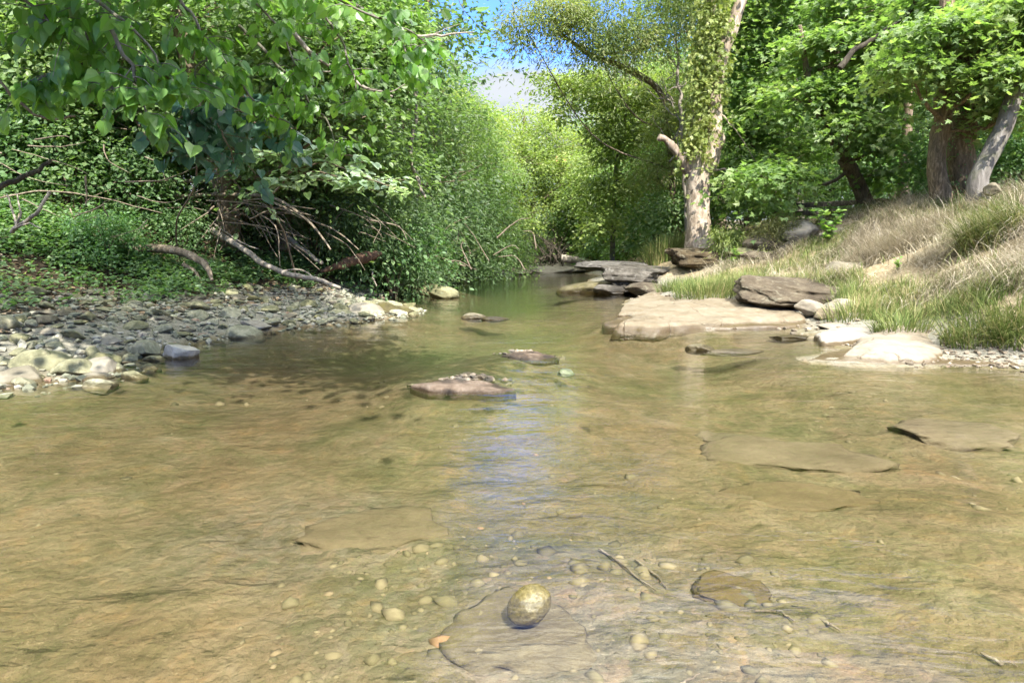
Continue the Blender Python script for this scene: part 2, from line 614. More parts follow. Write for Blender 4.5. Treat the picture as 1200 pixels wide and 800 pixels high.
bed = N.mix(N.mapr(streak, .52, .70, 0, .45), bed, (0.072, 0.063, 0.032))
bed = N.mix(N.mapr(streak, .44, .34, 0, .45), bed, (0.171, 0.115, 0.071))
gv = N.n("Attribute", attribute_name="grey").outputs["Fac"]
stonec = N.ramp(vor.outputs["Color"], [(.1, (0.066, 0.061, 0.043)), (.4, (0.114, 0.104, 0.080)), (.65, (0.146, 0.131, 0.107)), (.85, (0.171, 0.127, 0.097))])
bed = N.mix(N.math("MULTIPLY", gv, N.mapr(n_fin, .36, .5, .1, .5)), bed, stonec)
bed = N.mix(N.mapr(n_grit, .55, .75, 0, .5), bed, N.mix(1.0, bed, (0.448, 0.435, 0.480), "MULTIPLY"))
mot = N.noise(pos, 5.2, 7, .72, .8)
bed = N.mix(N.mapr(mot, .50, .64, 0, .6), bed, N.mix(1.0, bed, (.52, .60, .50), "MULTIPLY"))
bed = N.mix(N.mapr(mot, .46, .34, 0, .55), bed, N.mix(1.0, bed, (1.42, 1.22, 1.05), "MULTIPLY"))
alg = N.noise(pos, .8, 5, .65, 1.0)
bed = N.mix(N.mapr(alg, .52, .60, 0, .5), bed, N.mix(1.0, bed, (.62, .74, .55), "MULTIPLY"))
fleck = N.noise(N.scalevec(pos, (1, 1.5, 1)), 34, 3, .6, 1.2)
bed = N.mix(N.mapr(fleck, .62, .68, 0, .7), bed, (.04, .034, .016))
bed = N.mix(N.mapr(fleck, .36, .30, 0, .5), bed, (.24, .19, .115))
bed = N.mix(N.mapr(sep.outputs["Z"], -.22, -.42, 0, .8), bed, N.ramp(n_fin, [(.3, (.03, .042, .012)), (.7, (.075, .092, .03))]))  # deep bed painted olive algae green, standing in for the reflected trees' green
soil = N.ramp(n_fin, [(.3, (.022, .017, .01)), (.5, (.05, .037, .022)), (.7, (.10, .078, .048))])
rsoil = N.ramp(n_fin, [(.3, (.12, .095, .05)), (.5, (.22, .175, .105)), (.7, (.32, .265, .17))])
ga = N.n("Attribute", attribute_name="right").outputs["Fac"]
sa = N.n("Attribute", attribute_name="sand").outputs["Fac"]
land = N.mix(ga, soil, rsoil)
gravel = N.ramp(N.math("ADD", N.math("MULTIPLY", n_fin, .5), N.math("MULTIPLY", n_grit, .5)), [(.35, (.07, .07, .055)), (.5, (.17, .16, .125)), (.65, (.3, .27, .21))])
land = N.mix(sa, land, gravel)
zf = N.mapr(N.math("ADD", sep.outputs["Z"], N.mapr(n_mid, .3, .7, -.03, .03)), .0, .06)
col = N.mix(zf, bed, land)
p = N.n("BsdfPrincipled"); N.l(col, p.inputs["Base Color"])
p.inputs["Roughness"].default_value = .9; p.inputs["Specular IOR Level"].default_value = .15
h = N.math("ADD", N.math("MULTIPLY", n_fin, .7), N.math("ADD", N.math("MULTIPLY", n_grit, .25), N.math("MULTIPLY", vor.outputs["Distance"], -.7)))
N.l(N.bump(h, .8, .03), p.inputs["Normal"])
N.out(p.outputs[0])
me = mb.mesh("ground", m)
def pattr(me, name, val):
    a = me.attributes.new(name, "FLOAT", "POINT"); a.data.foreach_set("value", val.astype(np.float32))
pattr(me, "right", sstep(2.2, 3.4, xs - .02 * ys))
sand = sstep(.5, .3, zs) * sstep(60, 30, ys)
pattr(me, "sand", sand)
gy = np.maximum.reduce([sstep(1.1, .45, np.hypot((xs - .12) / 1.2, (ys - 2.35) / .75)), sstep(1, .5, np.hypot((xs + .42) / .75, (ys - 5.95) / .5)),
                        sstep(1, .4, np.hypot((xs - .2) / .6, (ys - 7.5) / .5)), .75 * sstep(1, .3, np.hypot((xs + .9) / 1.1, (ys - 3.0) / .8))])
pattr(me, "grey", gy)
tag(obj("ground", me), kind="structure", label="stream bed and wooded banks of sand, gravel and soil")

# ------------------------------------------------------------------ water
m, t = newmat("water_mat"); N = NT(t)
pos = N.n("NewGeometry").outputs["Position"]
w1 = N.noise(N.scalevec(pos, (1.0, 2.2, 1)), 1.7, 3, .5, .8)
w2 = N.noise(N.scalevec(pos, (1.0, 2.6, 1)), 7.0, 3, .55, .9)
rot = N.n("VectorRotate"); rot.inputs["Angle"].default_value = R(-28); N.l(pos, rot.inputs["Vector"])
w3 = N.noise(N.scalevec(rot.outputs[0], (.35, 3.2, 1)), 3.2, 3, .6, .6)
w4 = N.noise(N.scalevec(pos, (1, 1.6, 1)), 24.0, 2, .5, .4)
calm = N.mapr(N.noise(pos, .45, 2), .38, .62, .45, 1.25)
h = N.math("ADD", N.math("MULTIPLY", w1, .75), N.math("ADD", N.math("MULTIPLY", w2, .12), N.math("ADD", N.math("MULTIPLY", w3, .10), N.math("MULTIPLY", w4, .018))))
h = N.math("MULTIPLY", h, calm)
nb = N.bump(h, 1.0, .016)
fr = N.n("Fresnel"); fr.inputs["IOR"].default_value = 1.34; N.l(nb, fr.inputs["Normal"])
gl = N.n("BsdfGlossy"); gl.inputs["Roughness"].default_value = .035; gl.inputs["Color"].default_value = (1, 1, 1, 1); N.l(nb, gl.inputs["Normal"])
tp = N.n("BsdfTransparent"); tp.inputs["Color"].default_value = (.95, .955, .91, 1)
mx = N.n("MixShader"); N.l(fr.outputs[0], mx.inputs[0]); N.l(tp.outputs[0], mx.inputs[1]); N.l(gl.outputs[0], mx.inputs[2])
N.out(mx.outputs[0])
mb = MB()
gx = np.linspace(-9, 9, 91); gyy = np.linspace(-8, 36, 221)
XX, YY = np.meshgrid(gx, gyy, indexing="ij")
I = np.arange(XX.size).reshape(XX.shape)
Q = np.stack([I[:-1, :-1], I[1:, :-1], I[1:, 1:], I[:-1, 1:]], -1).reshape(-1, 4)
mb.add(np.stack([XX.ravel(), YY.ravel(), np.zeros(XX.size)], 1), Q)
tag(obj("water", mb.mesh("water", m)), kind="structure", label="clear shallow creek water over a sandy bed")

# ------------------------------------------------------------------ world and sun
SUN_EL, SUN_AZ = 45.0, 17.0            # behind the camera, to the right
w = bpy.data.worlds.new("World"); scene.world = w; w.use_nodes = True
w.node_tree.nodes.clear(); N = NT(w.node_tree)
sky = N.n("TexSky", sky_type="NISHITA")
sky.sun_disc = False
sdir = np.array([math.sin(R(SUN_AZ)) * math.cos(R(SUN_EL)), -math.cos(R(SUN_AZ)) * math.cos(R(SUN_EL)), math.sin(R(SUN_EL))])
sky.sun_elevation = R(SUN_EL)
sky.sun_rotation = math.atan2(sdir[0], sdir[1])
sky.altitude = 2500; sky.air_density = 1.0; sky.dust_density = 0.0; sky.ozone_density = 3.5
gen = N.n("TexCoord").outputs["Generated"]
sp = N.n("SeparateXYZ"); N.l(gen, sp.inputs[0])
cn = N.noise(N.scalevec(gen, (1, 1, 2.4)), 4.2, 8, .56, .3)
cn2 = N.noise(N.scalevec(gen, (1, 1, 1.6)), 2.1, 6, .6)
low = N.mapr(sp.outputs["Z"], .215, .285, .36, -.14)
cf = N.mapr(N.math("ADD", cn, low), .58, .78)
fill_cloud = N.mapr(cn2, .40, .56, 0, .92)  # unseen bright cloud cover overhead, added as neutral fill light
fill_cloud = N.math("MULTIPLY", fill_cloud, N.mapr(sp.outputs["Z"], .50, .68))
hsk = N.n("HueSaturation"); hsk.inputs["Saturation"].default_value = 1.0; hsk.inputs["Value"].default_value = .8; N.l(sky.outputs["Color"], hsk.inputs["Color"])
skyc = N.mix(cf, N.mix(fill_cloud, N.mix(1.0, hsk.outputs["Color"], (.40, .53, .84), "MULTIPLY"), (14.0, 13.8, 13.2)), N.ramp(cn, [(.3, (.62, .76, 1.0)), (.62, (1.0, 1.06, 1.15))]))
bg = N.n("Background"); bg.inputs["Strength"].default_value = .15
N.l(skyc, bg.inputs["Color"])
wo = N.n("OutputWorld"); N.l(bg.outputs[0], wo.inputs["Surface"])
sl = bpy.data.lights.new("sun", "SUN"); sl.energy = 2.6; sl.angle = R(.53); sl.color = (1.0, .955, .88)
so = bpy.data.objects.new("sun", sl); COL.objects.link(so)
so.rotation_euler = Vector(-sdir).to_track_quat("-Z", "Y").to_euler()
so.location = (8, -12, 25)

# ------------------------------------------------------------------ rocks
def ico(sub):
    bm = bmesh.new(); bmesh.ops.create_icosphere(bm, subdivisions=sub, radius=1)
    v = np.array([x.co[:] for x in bm.verts]); f = np.array([[y.index for y in x.verts] for x in bm.faces]); bm.free()
    return v, f
ICO = {k: ico(k) for k in (1, 2, 3, 4, 5)}


def rock_geo(seed, dims, sub=4, cuts=9, cut=(.55, .9), rough=.06, strata=0.0, top=None):
    g = np.random.default_rng(seed)
    v, f = ICO[sub]
    v = v.copy()
    N_ = nrm(g.normal(size=(cuts, 3)) * np.array([1, 1, .8]))
    D_ = g.uniform(*cut, cuts)
    if top is not None:
        N_ = np.vstack([N_, nrm(np.array([[.06, -.1, 1.0]])), [[0, 0, -1.0]]]); D_ = np.append(D_, [top, .6])
    for n, d in zip(N_, D_):
        e = np.maximum(v @ n - d, 0)
        v = v - e[:, None] * n * .94
    u = nrm(v)
    k = 1 + rough * fbm(u * 2.2 + seed * 1.7, 5, .55)
    v = v * k[:, None]
    v = v * np.asarray(dims)
    if strata:
        zq = v[:, 2] * strata + .5 * fbm(np.stack([v[:, 0], v[:, 1], v[:, 0] * 0], 1) * 1.3 + seed, 2)
        st = fbm(np.stack([np.floor(zq), zq * 0, zq * 0 + seed], 1) * 3.3, 1)
        edge = np.abs(zq - np.floor(zq) - .5) * 2
        v[:, :2] *= (1 + .10 * st - .05 * edge ** 4)[:, None]
    return v, f


def rock(name, loc, dims, seed, mat, label, rz=0.0, tilt=(0, 0), group=None, cat="rock", **kw):
    v, f = rock_geo(seed, dims, **kw)
    mb = MB(); mb.add(v, f)
    o = obj(name, mb.mesh(name, mat, smooth=False if kw.get("sub", 4) < 3 else True), None, loc)
    o.rotation_euler = (tilt[0], tilt[1], rz)
    return tag(o, label, cat, group)


def slab(name, outline, ztop, zbot, mat, label, dome=.05, tilt=(0, 0), seed=0, edge=.07, cat="rock", rough=.02, wob=.05, n=120):
    """flat water-worn slab with its own outline, rounded rim and thickness"""
    O = np.array(outline, float)
    c = O.mean(0)
    P = smooth_path(np.vstack([np.c_[O, O[:, 0] * 0], np.r_[O[0], 0][None]]), n + 1)[:-1, :2]
    r = P - c
    s = np.linspace(0, 1, n, endpoint=False) * 6.28
    r = r * (1 + wob * fbm(np.stack([np.cos(s) * 2.2, np.sin(s) * 2.2, s * 0 + seed], 1), 4))[:, None]
    L = np.linalg.norm(r, axis=1).mean()
    th = ztop - zbot
    rings = []
    for q in np.linspace(.04, 1, 26):
        rings.append((q * (1 - edge / L), ztop + dome * (1 - q ** 2), 1))
    for a in np.linspace(.15, 1, 6):
        rings.append((1 - edge / L * (1 - math.sin(a * 1.57)), ztop - edge * .8 * (1 - math.cos(a * 1.57)), 1))
    rings.append((1.0, ztop - edge * .8 - (th - edge) * .5, .5)); rings.append((1.03, zbot, 0))
    V = []
    for q, z, _ in rings:
        xy = c + r * q
        zz = z + (xy[:, 0] - c[0]) * tilt[0] + (xy[:, 1] - c[1]) * tilt[1]
        p3 = np.c_[xy, zz]
        p3[:, 2] += rough * fbm(np.c_[xy * 2.2, xy[:, 0] * 0 + seed], 5)
        p3[:, 2] -= .5 * rough * np.abs(fbm(np.c_[xy * np.array([1.2, 5]), xy[:, 0] * 0 + seed + 4], 3))
        V.append(p3)
    V = np.array(V); k = len(V)
    I = np.arange(k * n).reshape(k, n)
    Q = np.stack([I[:-1], I[1:], np.roll(I, -1, 1)[1:], np.roll(I, -1, 1)[:-1]], -1).reshape(-1, 4)
    mb = MB()
    allv = np.vstack([V.reshape(-1, 3), V[0].mean(0)])
    mb.add(allv, Q)
    mb2f = np.stack([I[0], np.roll(I[0], -1), np.full(n, k * n)], 1)
    mb.f.append((mb2f, np.full(n, .5)))
    c3 = np.array([c[0], c[1], zbot])
    o = obj(name, mb.mesh(name, mat, True, c3), None, c3)
    return tag(o, label, cat)


LIME = rock_mat("pale_limestone", (0.141, 0.119, 0.083), (0.193, 0.167, 0.123), (0.231, 0.208, 0.164), 2.2, True, crack=1.1, rough=.9, bumpd=.02, wetz=.055, wetcol=.5)
GREYST = rock_mat("grey_green_stone", (0.098, 0.100, 0.054), (0.185, 0.180, 0.102), (0.322, 0.298, 0.181), 2.6, True, rough=.85, bumpd=.025, wetz=.03)
PALEST = rock_mat("pale_stone", (0.120, 0.106, 0.075), (0.173, 0.154, 0.111), (0.233, 0.209, 0.157), 2.6, True, rough=.9, bumpd=.02, wetz=.03)
BROWNST = rock_mat("brown_rock", (0.039, 0.029, 0.017), (0.077, 0.060, 0.037), (0.136, 0.113, 0.073), 2.4, True, lichen=(0.147, 0.134, 0.092), rough=.9, bumpd=.08, strata=1.0, wetz=.03)
LEDGE = rock_mat("dark_ledge_rock", (0.026, 0.023, 0.018), (0.069, 0.062, 0.050), (0.171, 0.156, 0.135), 2.4, True, rough=.85, bumpd=.06, strata=1.2, wetz=.1, lichen=(0.143, 0.134, 0.116))
MOSSY = rock_mat("mossy_rock", (0.040, 0.034, 0.017), (0.094, 0.081, 0.040), (0.175, 0.155, 0.094), 3.0, True, rough=.8, bumpd=.04, moss=(0.067, 0.057, 0.013), wetz=.06)
REDST = rock_mat("reddish_shoal_stone", (.075, .052, .034), (.125, .092, .066), (.19, .155, .122), 5.0, True, rough=.85, bumpd=.03, wetz=.018)
SUBM = rock_mat("submerged_stone", (0.087, 0.066, 0.031), (0.113, 0.086, 0.045), (0.136, 0.104, 0.058), 2.6, False, rough=.9, bumpd=.03)
SUBMD = rock_mat("submerged_olive_stone", (0.072, 0.054, 0.025), (0.095, 0.073, 0.035), (0.113, 0.088, 0.045), 2.6, False, rough=.9, bumpd=.03)
WETST = rock_mat("wet_stone", (0.062, 0.048, 0.009), (0.101, 0.079, 0.019), (0.159, 0.126, 0.042), 60.0, False, rough=.22, bumpd=.003, spec=.45, lichen=(0.051, 0.042, 0.005))
# ------------------------------------------------------------------ right bank rocks
def outl(pts, z): return [tuple(G(x, y, z)[:2]) for x, y in pts]

slab("flat_rock", outl([(722, 374), (752, 359), (790, 350), (832, 346), (872, 344), (912, 349), (940, 359), (949, 368), (905, 371), (835, 373), (770, 376)], .15), .15, -.3, LIME,
     "long pale limestone slab sloping into the creek in full sun, below the brown block", dome=.06, seed=2, tilt=(.005, .02), rough=.035, wob=.09, edge=.27)
slab("flat_rock", outl([(700, 377), (760, 366), (860, 364), (940, 364), (968, 372), (945, 380), (860, 382), (770, 381), (725, 380)], .035), .035, -.3, LIME,
     "thin wet shelf of limestone at the water's edge under the long pale slab", dome=.01, seed=9)
slab("flat_rock", outl([(988, 410), (1004, 396), (1034, 386), (1070, 384), (1098, 390), (1110, 403), (1104, 413), (1060, 415), (1015, 414)], .11), .11, -.25, LIME,
     "smooth cream limestone slab with rounded rim beside the gravel at the right shore", dome=.05, seed=5, edge=.19, tilt=(0, .05), rough=.03, wob=.09)
slab("flat_rock", outl([(938, 421), (965, 412), (1010, 406), (1090, 408), (1150, 416), (1200, 428), (1120, 425), (1030, 424)], .03), .03, -.3, LIME,
     "wet stone shelf barely above the water under the smooth cream slab", dome=.012, seed=7)
slab("flat_rock", outl([(955, 390), (985, 383), (1040, 382), (1046, 388), (1000, 395), (965, 396)], .09), .09, -.25, LIME,
     "narrow pale stone step just behind the smooth cream slab", dome=.02, seed=12)
slab("flat_rock", outl([(722, 362), (742, 350), (775, 342), (800, 343), (795, 352), (760, 362)], .16), .16, -.3, LIME,
     "cracked tan slab between the dark ledge and the long pale slab", dome=.03, seed=15, tilt=(.02, .02))
slab("flat_rock", outl([(860, 312), (900, 304), (950, 303), (985, 308), (960, 316), (900, 317)], .62), .64, .2, GREYST,
     "low grey flagstone lying in the grass above the brown block", dome=.02, seed=19)

slab("shoal_rock", outl([(488, 451), (500, 446), (530, 445), (565, 447), (600, 453), (585, 456), (545, 457), (508, 457)], .018), .018, -.2, REDST,
     "low reddish rock shoal just breaking the surface in midstream, the nearer one", dome=.022, seed=21, edge=.05, rough=.022, wob=.16)
slab("shoal_rock", outl([(585, 416), (602, 412), (630, 412), (650, 416), (640, 420), (606, 420)], .015), .015, -.2, REDST,
     "smaller reddish rock shoal awash in midstream, beyond the nearer one", dome=.022, seed=22, edge=.05, rough=.022, wob=.16)


def R_(name, px, py, d, wpx, dep, hgt, seed, mat, label, rz=0.0, tilt=(0, 0), **kw):
    p = W(px, py, d)
    wd = wpx / FPX * d / 2
    return rock(name, p, (wd / .72, dep / .72, hgt / .72), seed, mat, label, rz, tilt, **kw)


R_("boulder", 934, 344, 11.6, 116, .62, .24, 41, BROWNST, "brown lichen-spotted tabular block tilted above the long pale slab", .18, (.16, .06), top=.55, strata=8, rough=.13, cuts=12, sub=5)
R_("rock", 992, 316, 12.4, 40, .25, .16, 43, PALEST, "pale grey rounded rock set in the dry grass of the slope", .3, top=.6)
R_("rock", 985, 362, 10.4, 34, .22, .12, 44, LIME, "tan rounded stone at the right end of the long pale slab", .5)
R_("rock", 950, 361, 10.5, 30, .16, .09, 45, LIME, "small broken tan stone tucked under the brown block", -.3, (.1, .2))
R_("rock", 968, 368, 10.2, 26, .16, .07, 46, LIME, "thin tan chip of stone at the foot of the brown block", .9)
R_("rock", 1000, 372, 9.8, 22, .12, .06, 47, PALEST, "small pale stone at the edge of the green grass", .4)
R_("rock", 980, 384, 9.3, 36, .15, .05, 48, LIME, "low wet tan stone in the shallow cove between the two slabs", .1)
R_("rock", 925, 396, 8.7, 40, .16, .035, 49, MOSSY, "brown algae-coated stone just breaking the surface of the cove", .1)
R_("rock", 820, 410, 7.72, 26, .1, .05, 50, MOSSY, "small brown rounded stone standing in the water in line with the white trunk", .1)
R_("rock", 858, 413, 7.6, 56, .12, .028, 51, MOSSY, "flat brown stone awash right beside the small rounded stone", .1)
# ledge and its neighbours
R_("ledge", 742, 326, 17.4, 66, .75, .36, 61, LEDGE, "dark layered rock ledge jutting into the creek below the white tree", .2, (0, .05), top=.5, strata=9, rough=.12, cuts=8, sub=5)
R_("ledge", 762, 318, 18.6, 78, .8, .17, 62, LEDGE, "long flat grey rock ledge with a pale top behind the jutting dark one", .05, (.05, .03), top=.45, strata=9, rough=.08, sub=5)
R_("ledge", 718, 311, 20.5, 66, .8, .15, 66, LEDGE, "low grey shelf of rock at the far corner of the ledge", .05, (.03, 0), top=.45, strata=9, rough=.08, sub=5)
R_("rock", 686, 339, 17.6, 52, .5, .15, 63, MOSSY, "mossy brown rock at the water's tip of the dark ledge", .1, (0, -.15))
R_("rock", 716, 340, 16.9, 34, .3, .16, 64, LEDGE, "blue-grey block at the waterline below the ledge", .4, top=.6)
R_("rock", 757, 341, 16.2, 40, .3, .17, 65, BROWNST, "brown stone wedged between the ledge and the cracked tan slab", .3)
R_("boulder", 822, 301, 18.0, 84, .6, .27, 67, BROWNST, "rugged brown boulder at the foot of the white ivy-clad tree", .1, (.05, 0), top=.5, strata=6, rough=.12, sub=5)
R_("rock", 893, 288, 16.6, 32, .35, .2, 68, BROWNST, "small brown boulder beside the rusty green bush", .1)
R_("rock", 893, 299, 16.2, 40, .35, .14, 69, BROWNST, "reddish flat stone below the rusty green bush", .3, top=.5)
R_("rock", 872, 296, 16.6, 22, .3, .12, 70, GREYST, "small grey stone left of the reddish flat stone", .3)
R_("boulder", 936, 272, 16.4, 36, .4, .2, 71, LIME, "pale pinkish boulder leaning by the yellow-green sapling", .4, (0, -.5), top=.6)
R_("rock", 1164, 222, 12.6, 16, .12, .09, 72, PALEST, "small pale stone lying at the top of the grassy slope", .4)
# far end of the pool
R_("boulder", 572, 322, 26.5, 46, .6, .2, 81, PALEST, "pale wet boulder with a flat top at the far left waterline", .1, top=.6, strata=7)
R_("rock", 536, 326, 24.5, 24, .4, .12, 82, GREYST, "grey stone left of the far pale boulder", .2)
R_("rock", 604, 319, 29, 30, .5, .14, 83, BROWNST, "brown stone right of the far pale boulder", .2)
R_("rock", 648, 317, 31, 46, .6, .2, 84, PALEST, "pale flat rock under the brush pile at the far shore", .2, top=.6)
R_("rock", 682, 316, 31, 34, .5, .18, 85, PALEST, "cream rock right of the brush pile at the far shore", .3, top=.6)
R_("rock", 700, 317, 29.5, 20, .4, .12, 86, LIME, "small tan rock below the bleached driftwood log", .3)
# left waterline and midstream
R_("boulder", 215, 421, 7.2, 40, .17, .16, 90, rock_mat("whitish_stone", (.26, .24, .19), (.36, .34, .28), (.46, .43, .37), 4.0, True, rough=.85, bumpd=.02, wetz=.02), "pointed whitish boulder standing alone in the water by the gravel bar", .2, (.1, .3), sub=5, cuts=16, cut=(.42, .8), rough=.05)
R_("rock", 117, 437, 6.3, 34, .15, .11, 92, PALEST, "white-topped stone at the waterline left of the lone pointed boulder", .4)
R_("rock", 110, 447, 6.0, 40, .12, .06, 93, PALEST, "low pinkish stone lapped by water in front of the white-topped stone", .1)
R_("rock", 45, 432, 6.3, 60, .2, .13, 94, GREYST, "broad wet grey stone at the water's edge by the frame's left side", .1, cuts=11)
R_("rock", 22, 446, 5.9, 50, .18, .1, 95, PALEST, "half-sunk pale stone in the lower left corner of the gravel bar", .3)
R_("rock", 457, 366, 11.9, 44, .3, .14, 96, MOSSY, "greenish stone at the water's tip of the gravel bar", .3)
R_("rock", 428, 369, 11.5, 36, .26, .15, 97, PALEST, "light angular stone beside the greenish stone at the bar's tip", .3)
R_("rock", 398, 372, 11.1, 34, .24, .13, 98, GREYST, "grey angular stone a step left of the bar's tip", .3)
R_("rock", 558, 372, 11.2, 26, .15, .06, 99, MOSSY, "low brown rock breaking the surface right of the gravel bar", .3)
R_("rock", 577, 374, 11.0, 30, .14, .035, 100, MOSSY, "flat brown stone awash next to the low brown rock", .3)
R_("rock", 663, 437, 6.28, 17, .06, .03, 101, rock_mat("green_stone", (.06, .08, .03), (.09, .11, .05), (.13, .145, .08), 5, False, rough=.5, bumpd=.01), "small bright green stone in midstream", .3)
for i, (px, py, d, wpx, lab) in enumerate([
    (455, 336, 16.8, 30, "buff rounded stone on the far shingle behind the bar, first from the drift twig"), (487, 337, 16.9, 30, "blue-grey boulder on the far shingle behind the bar"),
    (432, 335, 16.9, 24, "tan stone on the far shingle nearest the red log"), (505, 341, 16.4, 26, "dark wet stone at the right end of the far shingle"),
    (520, 345, 15.6, 24, "low dark stone awash below the far shingle"), (472, 328, 19, 30, "flat pale stone at the back of the far shingle")]):
    R_("rock", px, py, d, wpx, .28, .13, 110 + i, [PALEST, GREYST, PALEST, GREYST, GREYST, PALEST][i], lab, .2 * i)

# the shiny stone in the foreground and the stones around it under water
p = G(620, 697, 0.0)
v, f = ICO[5]
k = 1 + .06 * fbm(v * 1.5 + 3, 3) + .016 * fbm(v * 8, 3)
vv = v * k[:, None] * np.array([.076, .068, .056])
vv[:, 0] *= 1.06 - 2.2 * vv[:, 2]; vv[:, 1] *= 1 - 1.2 * vv[:, 2]; vv[:, 2] += .12 * vv[:, 0]
mb = MB(); mb.add(vv, f)
o = obj("wet_stone", mb.mesh("wet_stone", WETST), None, (p[0], p[1], -.034)); o.rotation_euler = (.2, -.3, .5)
tag(o, "shiny wet olive pebble-textured stone poking out of the foreground shallows", "rock")

for i, (px, py, wpx, dep, hg, mt, lab, rz) in enumerate([
    (930, 518, 150, .28, .10, SUBM, "long tan slab sunk under clear water in front of the smooth cream slab", -.22),
    (858, 497, 60, .14, .05, SUBMD, "small olive slab under water touching the long sunken slab", -.4),
    (930, 566, 150, .17, .05, SUBM, "thin sunken slab with a dark front edge, nearer than the long sunken one", -.03),
    (1120, 494, 120, .3, .08, SUBM, "rounded brown slab under water below the right gravel", .15),
    (860, 682, 80, .10, .035, SUBM, "flat square stone on the sandy bottom in the right foreground", -.2),
    (450, 610, 150, .22, .05, SUBM, "broad tan stone under water left of centre", .1),
    (604, 730, 130, .24, .035, rock_mat("grey_bed_stone", (.08, .062, .03), (.11, .087, .044), (.14, .114, .06), 9, False, rough=.9, bumpd=.02), "pitted grey-brown stone just under water below the shiny stone", .2),
]):
    q = G(px, py, -.1)
    zb = z1(q[0], q[1])
    d = q[1]
    rock("sunken_stone", (q[0], q[1], -.142 if 'pitted' in lab else min(zb - hg * .12, -.035 - hg * .62)), (wpx / FPX * d / 1.45, dep / .72, hg / .72), 130 + i, mt, lab, rz, group=None, top=.45, rough=.22, cuts=10)

# ------------------------------------------------------------------ stones of the gravel bar (individuals) and pebbles
stone_src = []
for i in range(13):
    v, f = rock_geo(200 + i, (1, .78, .5), sub=3, cuts=8 + i % 4, cut=(.45, .85), rough=.07)
    mb = MB(); mb.add(v, f)
    stone_src.append(mb.mesh("river_stone", PALEST if i % 4 == 3 else GREYST, True))
placed = []
g = np.random.default_rng(77)
tries = 0
while len(placed) < 265 and tries < 60000:
    tries += 1
    y = g.uniform(5.4, 13.2)
    x = g.uniform(-7.4, -1.7)
    px = 600 + FPX * x / y
    if px < -25 or px > 490: continue
    zz = zbase(x, y)[0]
    if not -.07 < zz < .50: continue
    edge = math.exp(-max(zz, 0) / .16)
    big = len(placed) < 70
    s = g.uniform(.13, .27) * (.75 + .4 * edge) if big else g.uniform(.06, .14)
    if any((x - a) ** 2 + (y - b) ** 2 < (.66 * (s + c)) ** 2 for a, b, c in placed): continue
    placed.append((x, y, s))
for i, (x, y, s) in enumerate(placed):
    k = int(g.integers(0, 13))
    pale = k % 4 == 3
    o = bpy.data.objects.new("river_stone", stone_src[k]); COL.objects.link(o)
    zz = z1(x, y)
    fl = g.uniform(.55, 1.05)
    o.location = (x, y, zz + s * fl * .2)
    o.rotation_euler = (g.normal() * .16, g.normal() * .16, g.uniform(0, 6.28))
    o.scale = (s, s * g.uniform(.75, 1.15), s * fl)
    px = 600 + FPX * x / y
    size = "large" if s > .25 else "mid-sized" if s > .17 else "small" if s > .1 else "fist-sized"
    tone = "pale cream" if pale else "grey-green"
    shape = "flat" if fl < .7 else "angular" if fl < .9 else "blocky"
    row = "in the water's edge" if zz < .03 else "low on the gravel bar" if zz < .17 else "high on the gravel bar" if zz < .32 else "against the leaf litter"
    land_ = ("by the frame's left side" if px < 75 else "near the lone pointed boulder" if px < 190 else "below the curved log" if px < 290 else "under the long leaning branch" if px < 390 else "towards the bar's tip")
    tag(o, f"{size} {tone} {shape} stone {row} {land_}", "stone", "stones of the gravel bar")

mb = MB()
def pebbles(mb, n, fx, fy, cond, smin, smax, sink=.3):
    c = 0
    while c < n:
        m_ = 4000
        x = g.uniform(*fx, m_); y = g.uniform(*fy, m_)
        zz = zt(x, y); zb = zbase(x, y)
        ok = cond(x, y, zb)
        x, y, zz = x[ok], y[ok], zz[ok]
        if len(x) == 0: break
        v, f = ICO[1]
        for j in range(min(len(x), n - c)):
            s = smin * (smax / smin) ** (g.random() ** 1.7)
            dv = v * (1 + .22 * g.normal(size=(len(v), 1))) * s * np.array([1, g.uniform(.6, 1), g.uniform(.35, .7)])
            a = g.uniform(0, 6.28); ca, sa_ = math.cos(a), math.sin(a)
            dv = np.c_[dv[:, 0] * ca - dv[:, 1] * sa_, dv[:, 0] * sa_ + dv[:, 1] * ca, dv[:, 2]]
            mb.add(dv + [x[j], y[j], zz[j] + s * sink], f, g.random())
        c += min(len(x), n - c)
inview = lambda x, y: (np.abs(x / y) < .8)
pebbles(mb, 2600, (-7.5, -1.6), (5.3, 13.5), lambda x, y, z: inview(x, y) & (z > -.05) & (z < .5), .018, .07)
pebbles(mb, 350, (-5, -1.6), (13.5, 21), lambda x, y, z: inview(x, y) & (z > -.08) & (z < .35), .03, .11)
m, t = newmat("pebble_mat"); N = NT(t)
at = N.n("Attribute", attribute_name="rnd").outputs["Fac"]
c = N.ramp(at, [(.0, (.07, .074, .045)), (.4, (.16, .164, .11)), (.75, (.25, .24, .175)), (.97, (.33, .305, .24)), (1, (.22, .13, .08))])
n1 = N.noise(N.n("NewGeometry").outputs["Position"], 40, 4)
c = N.mix(N.mapr(n1, .4, .7, 0, .5), c, N.mix(1.0, c, (.6, .58, .55), "MULTIPLY"))
p = N.n("BsdfPrincipled"); N.l(c, p.inputs["Base Color"]); p.inputs["Roughness"].default_value = .8; N.out(p.outputs[0])
tag(obj("gravel", mb.mesh("gravel", m, False)), "small loose gravel between the stones of the left bar", "gravel", kind="stuff")
mb = MB()
pebbles(mb, 900, (4.0, 6.2), (6.3, 8.6), lambda x, y, z: (z > -.02) & (z < .3) & (x > 4.0), .012, .04)
pebbles(mb, 300, (2.6, 5.6), (9, 15), lambda x, y, z: (z > -.02) & (z < .3), .02, .06)
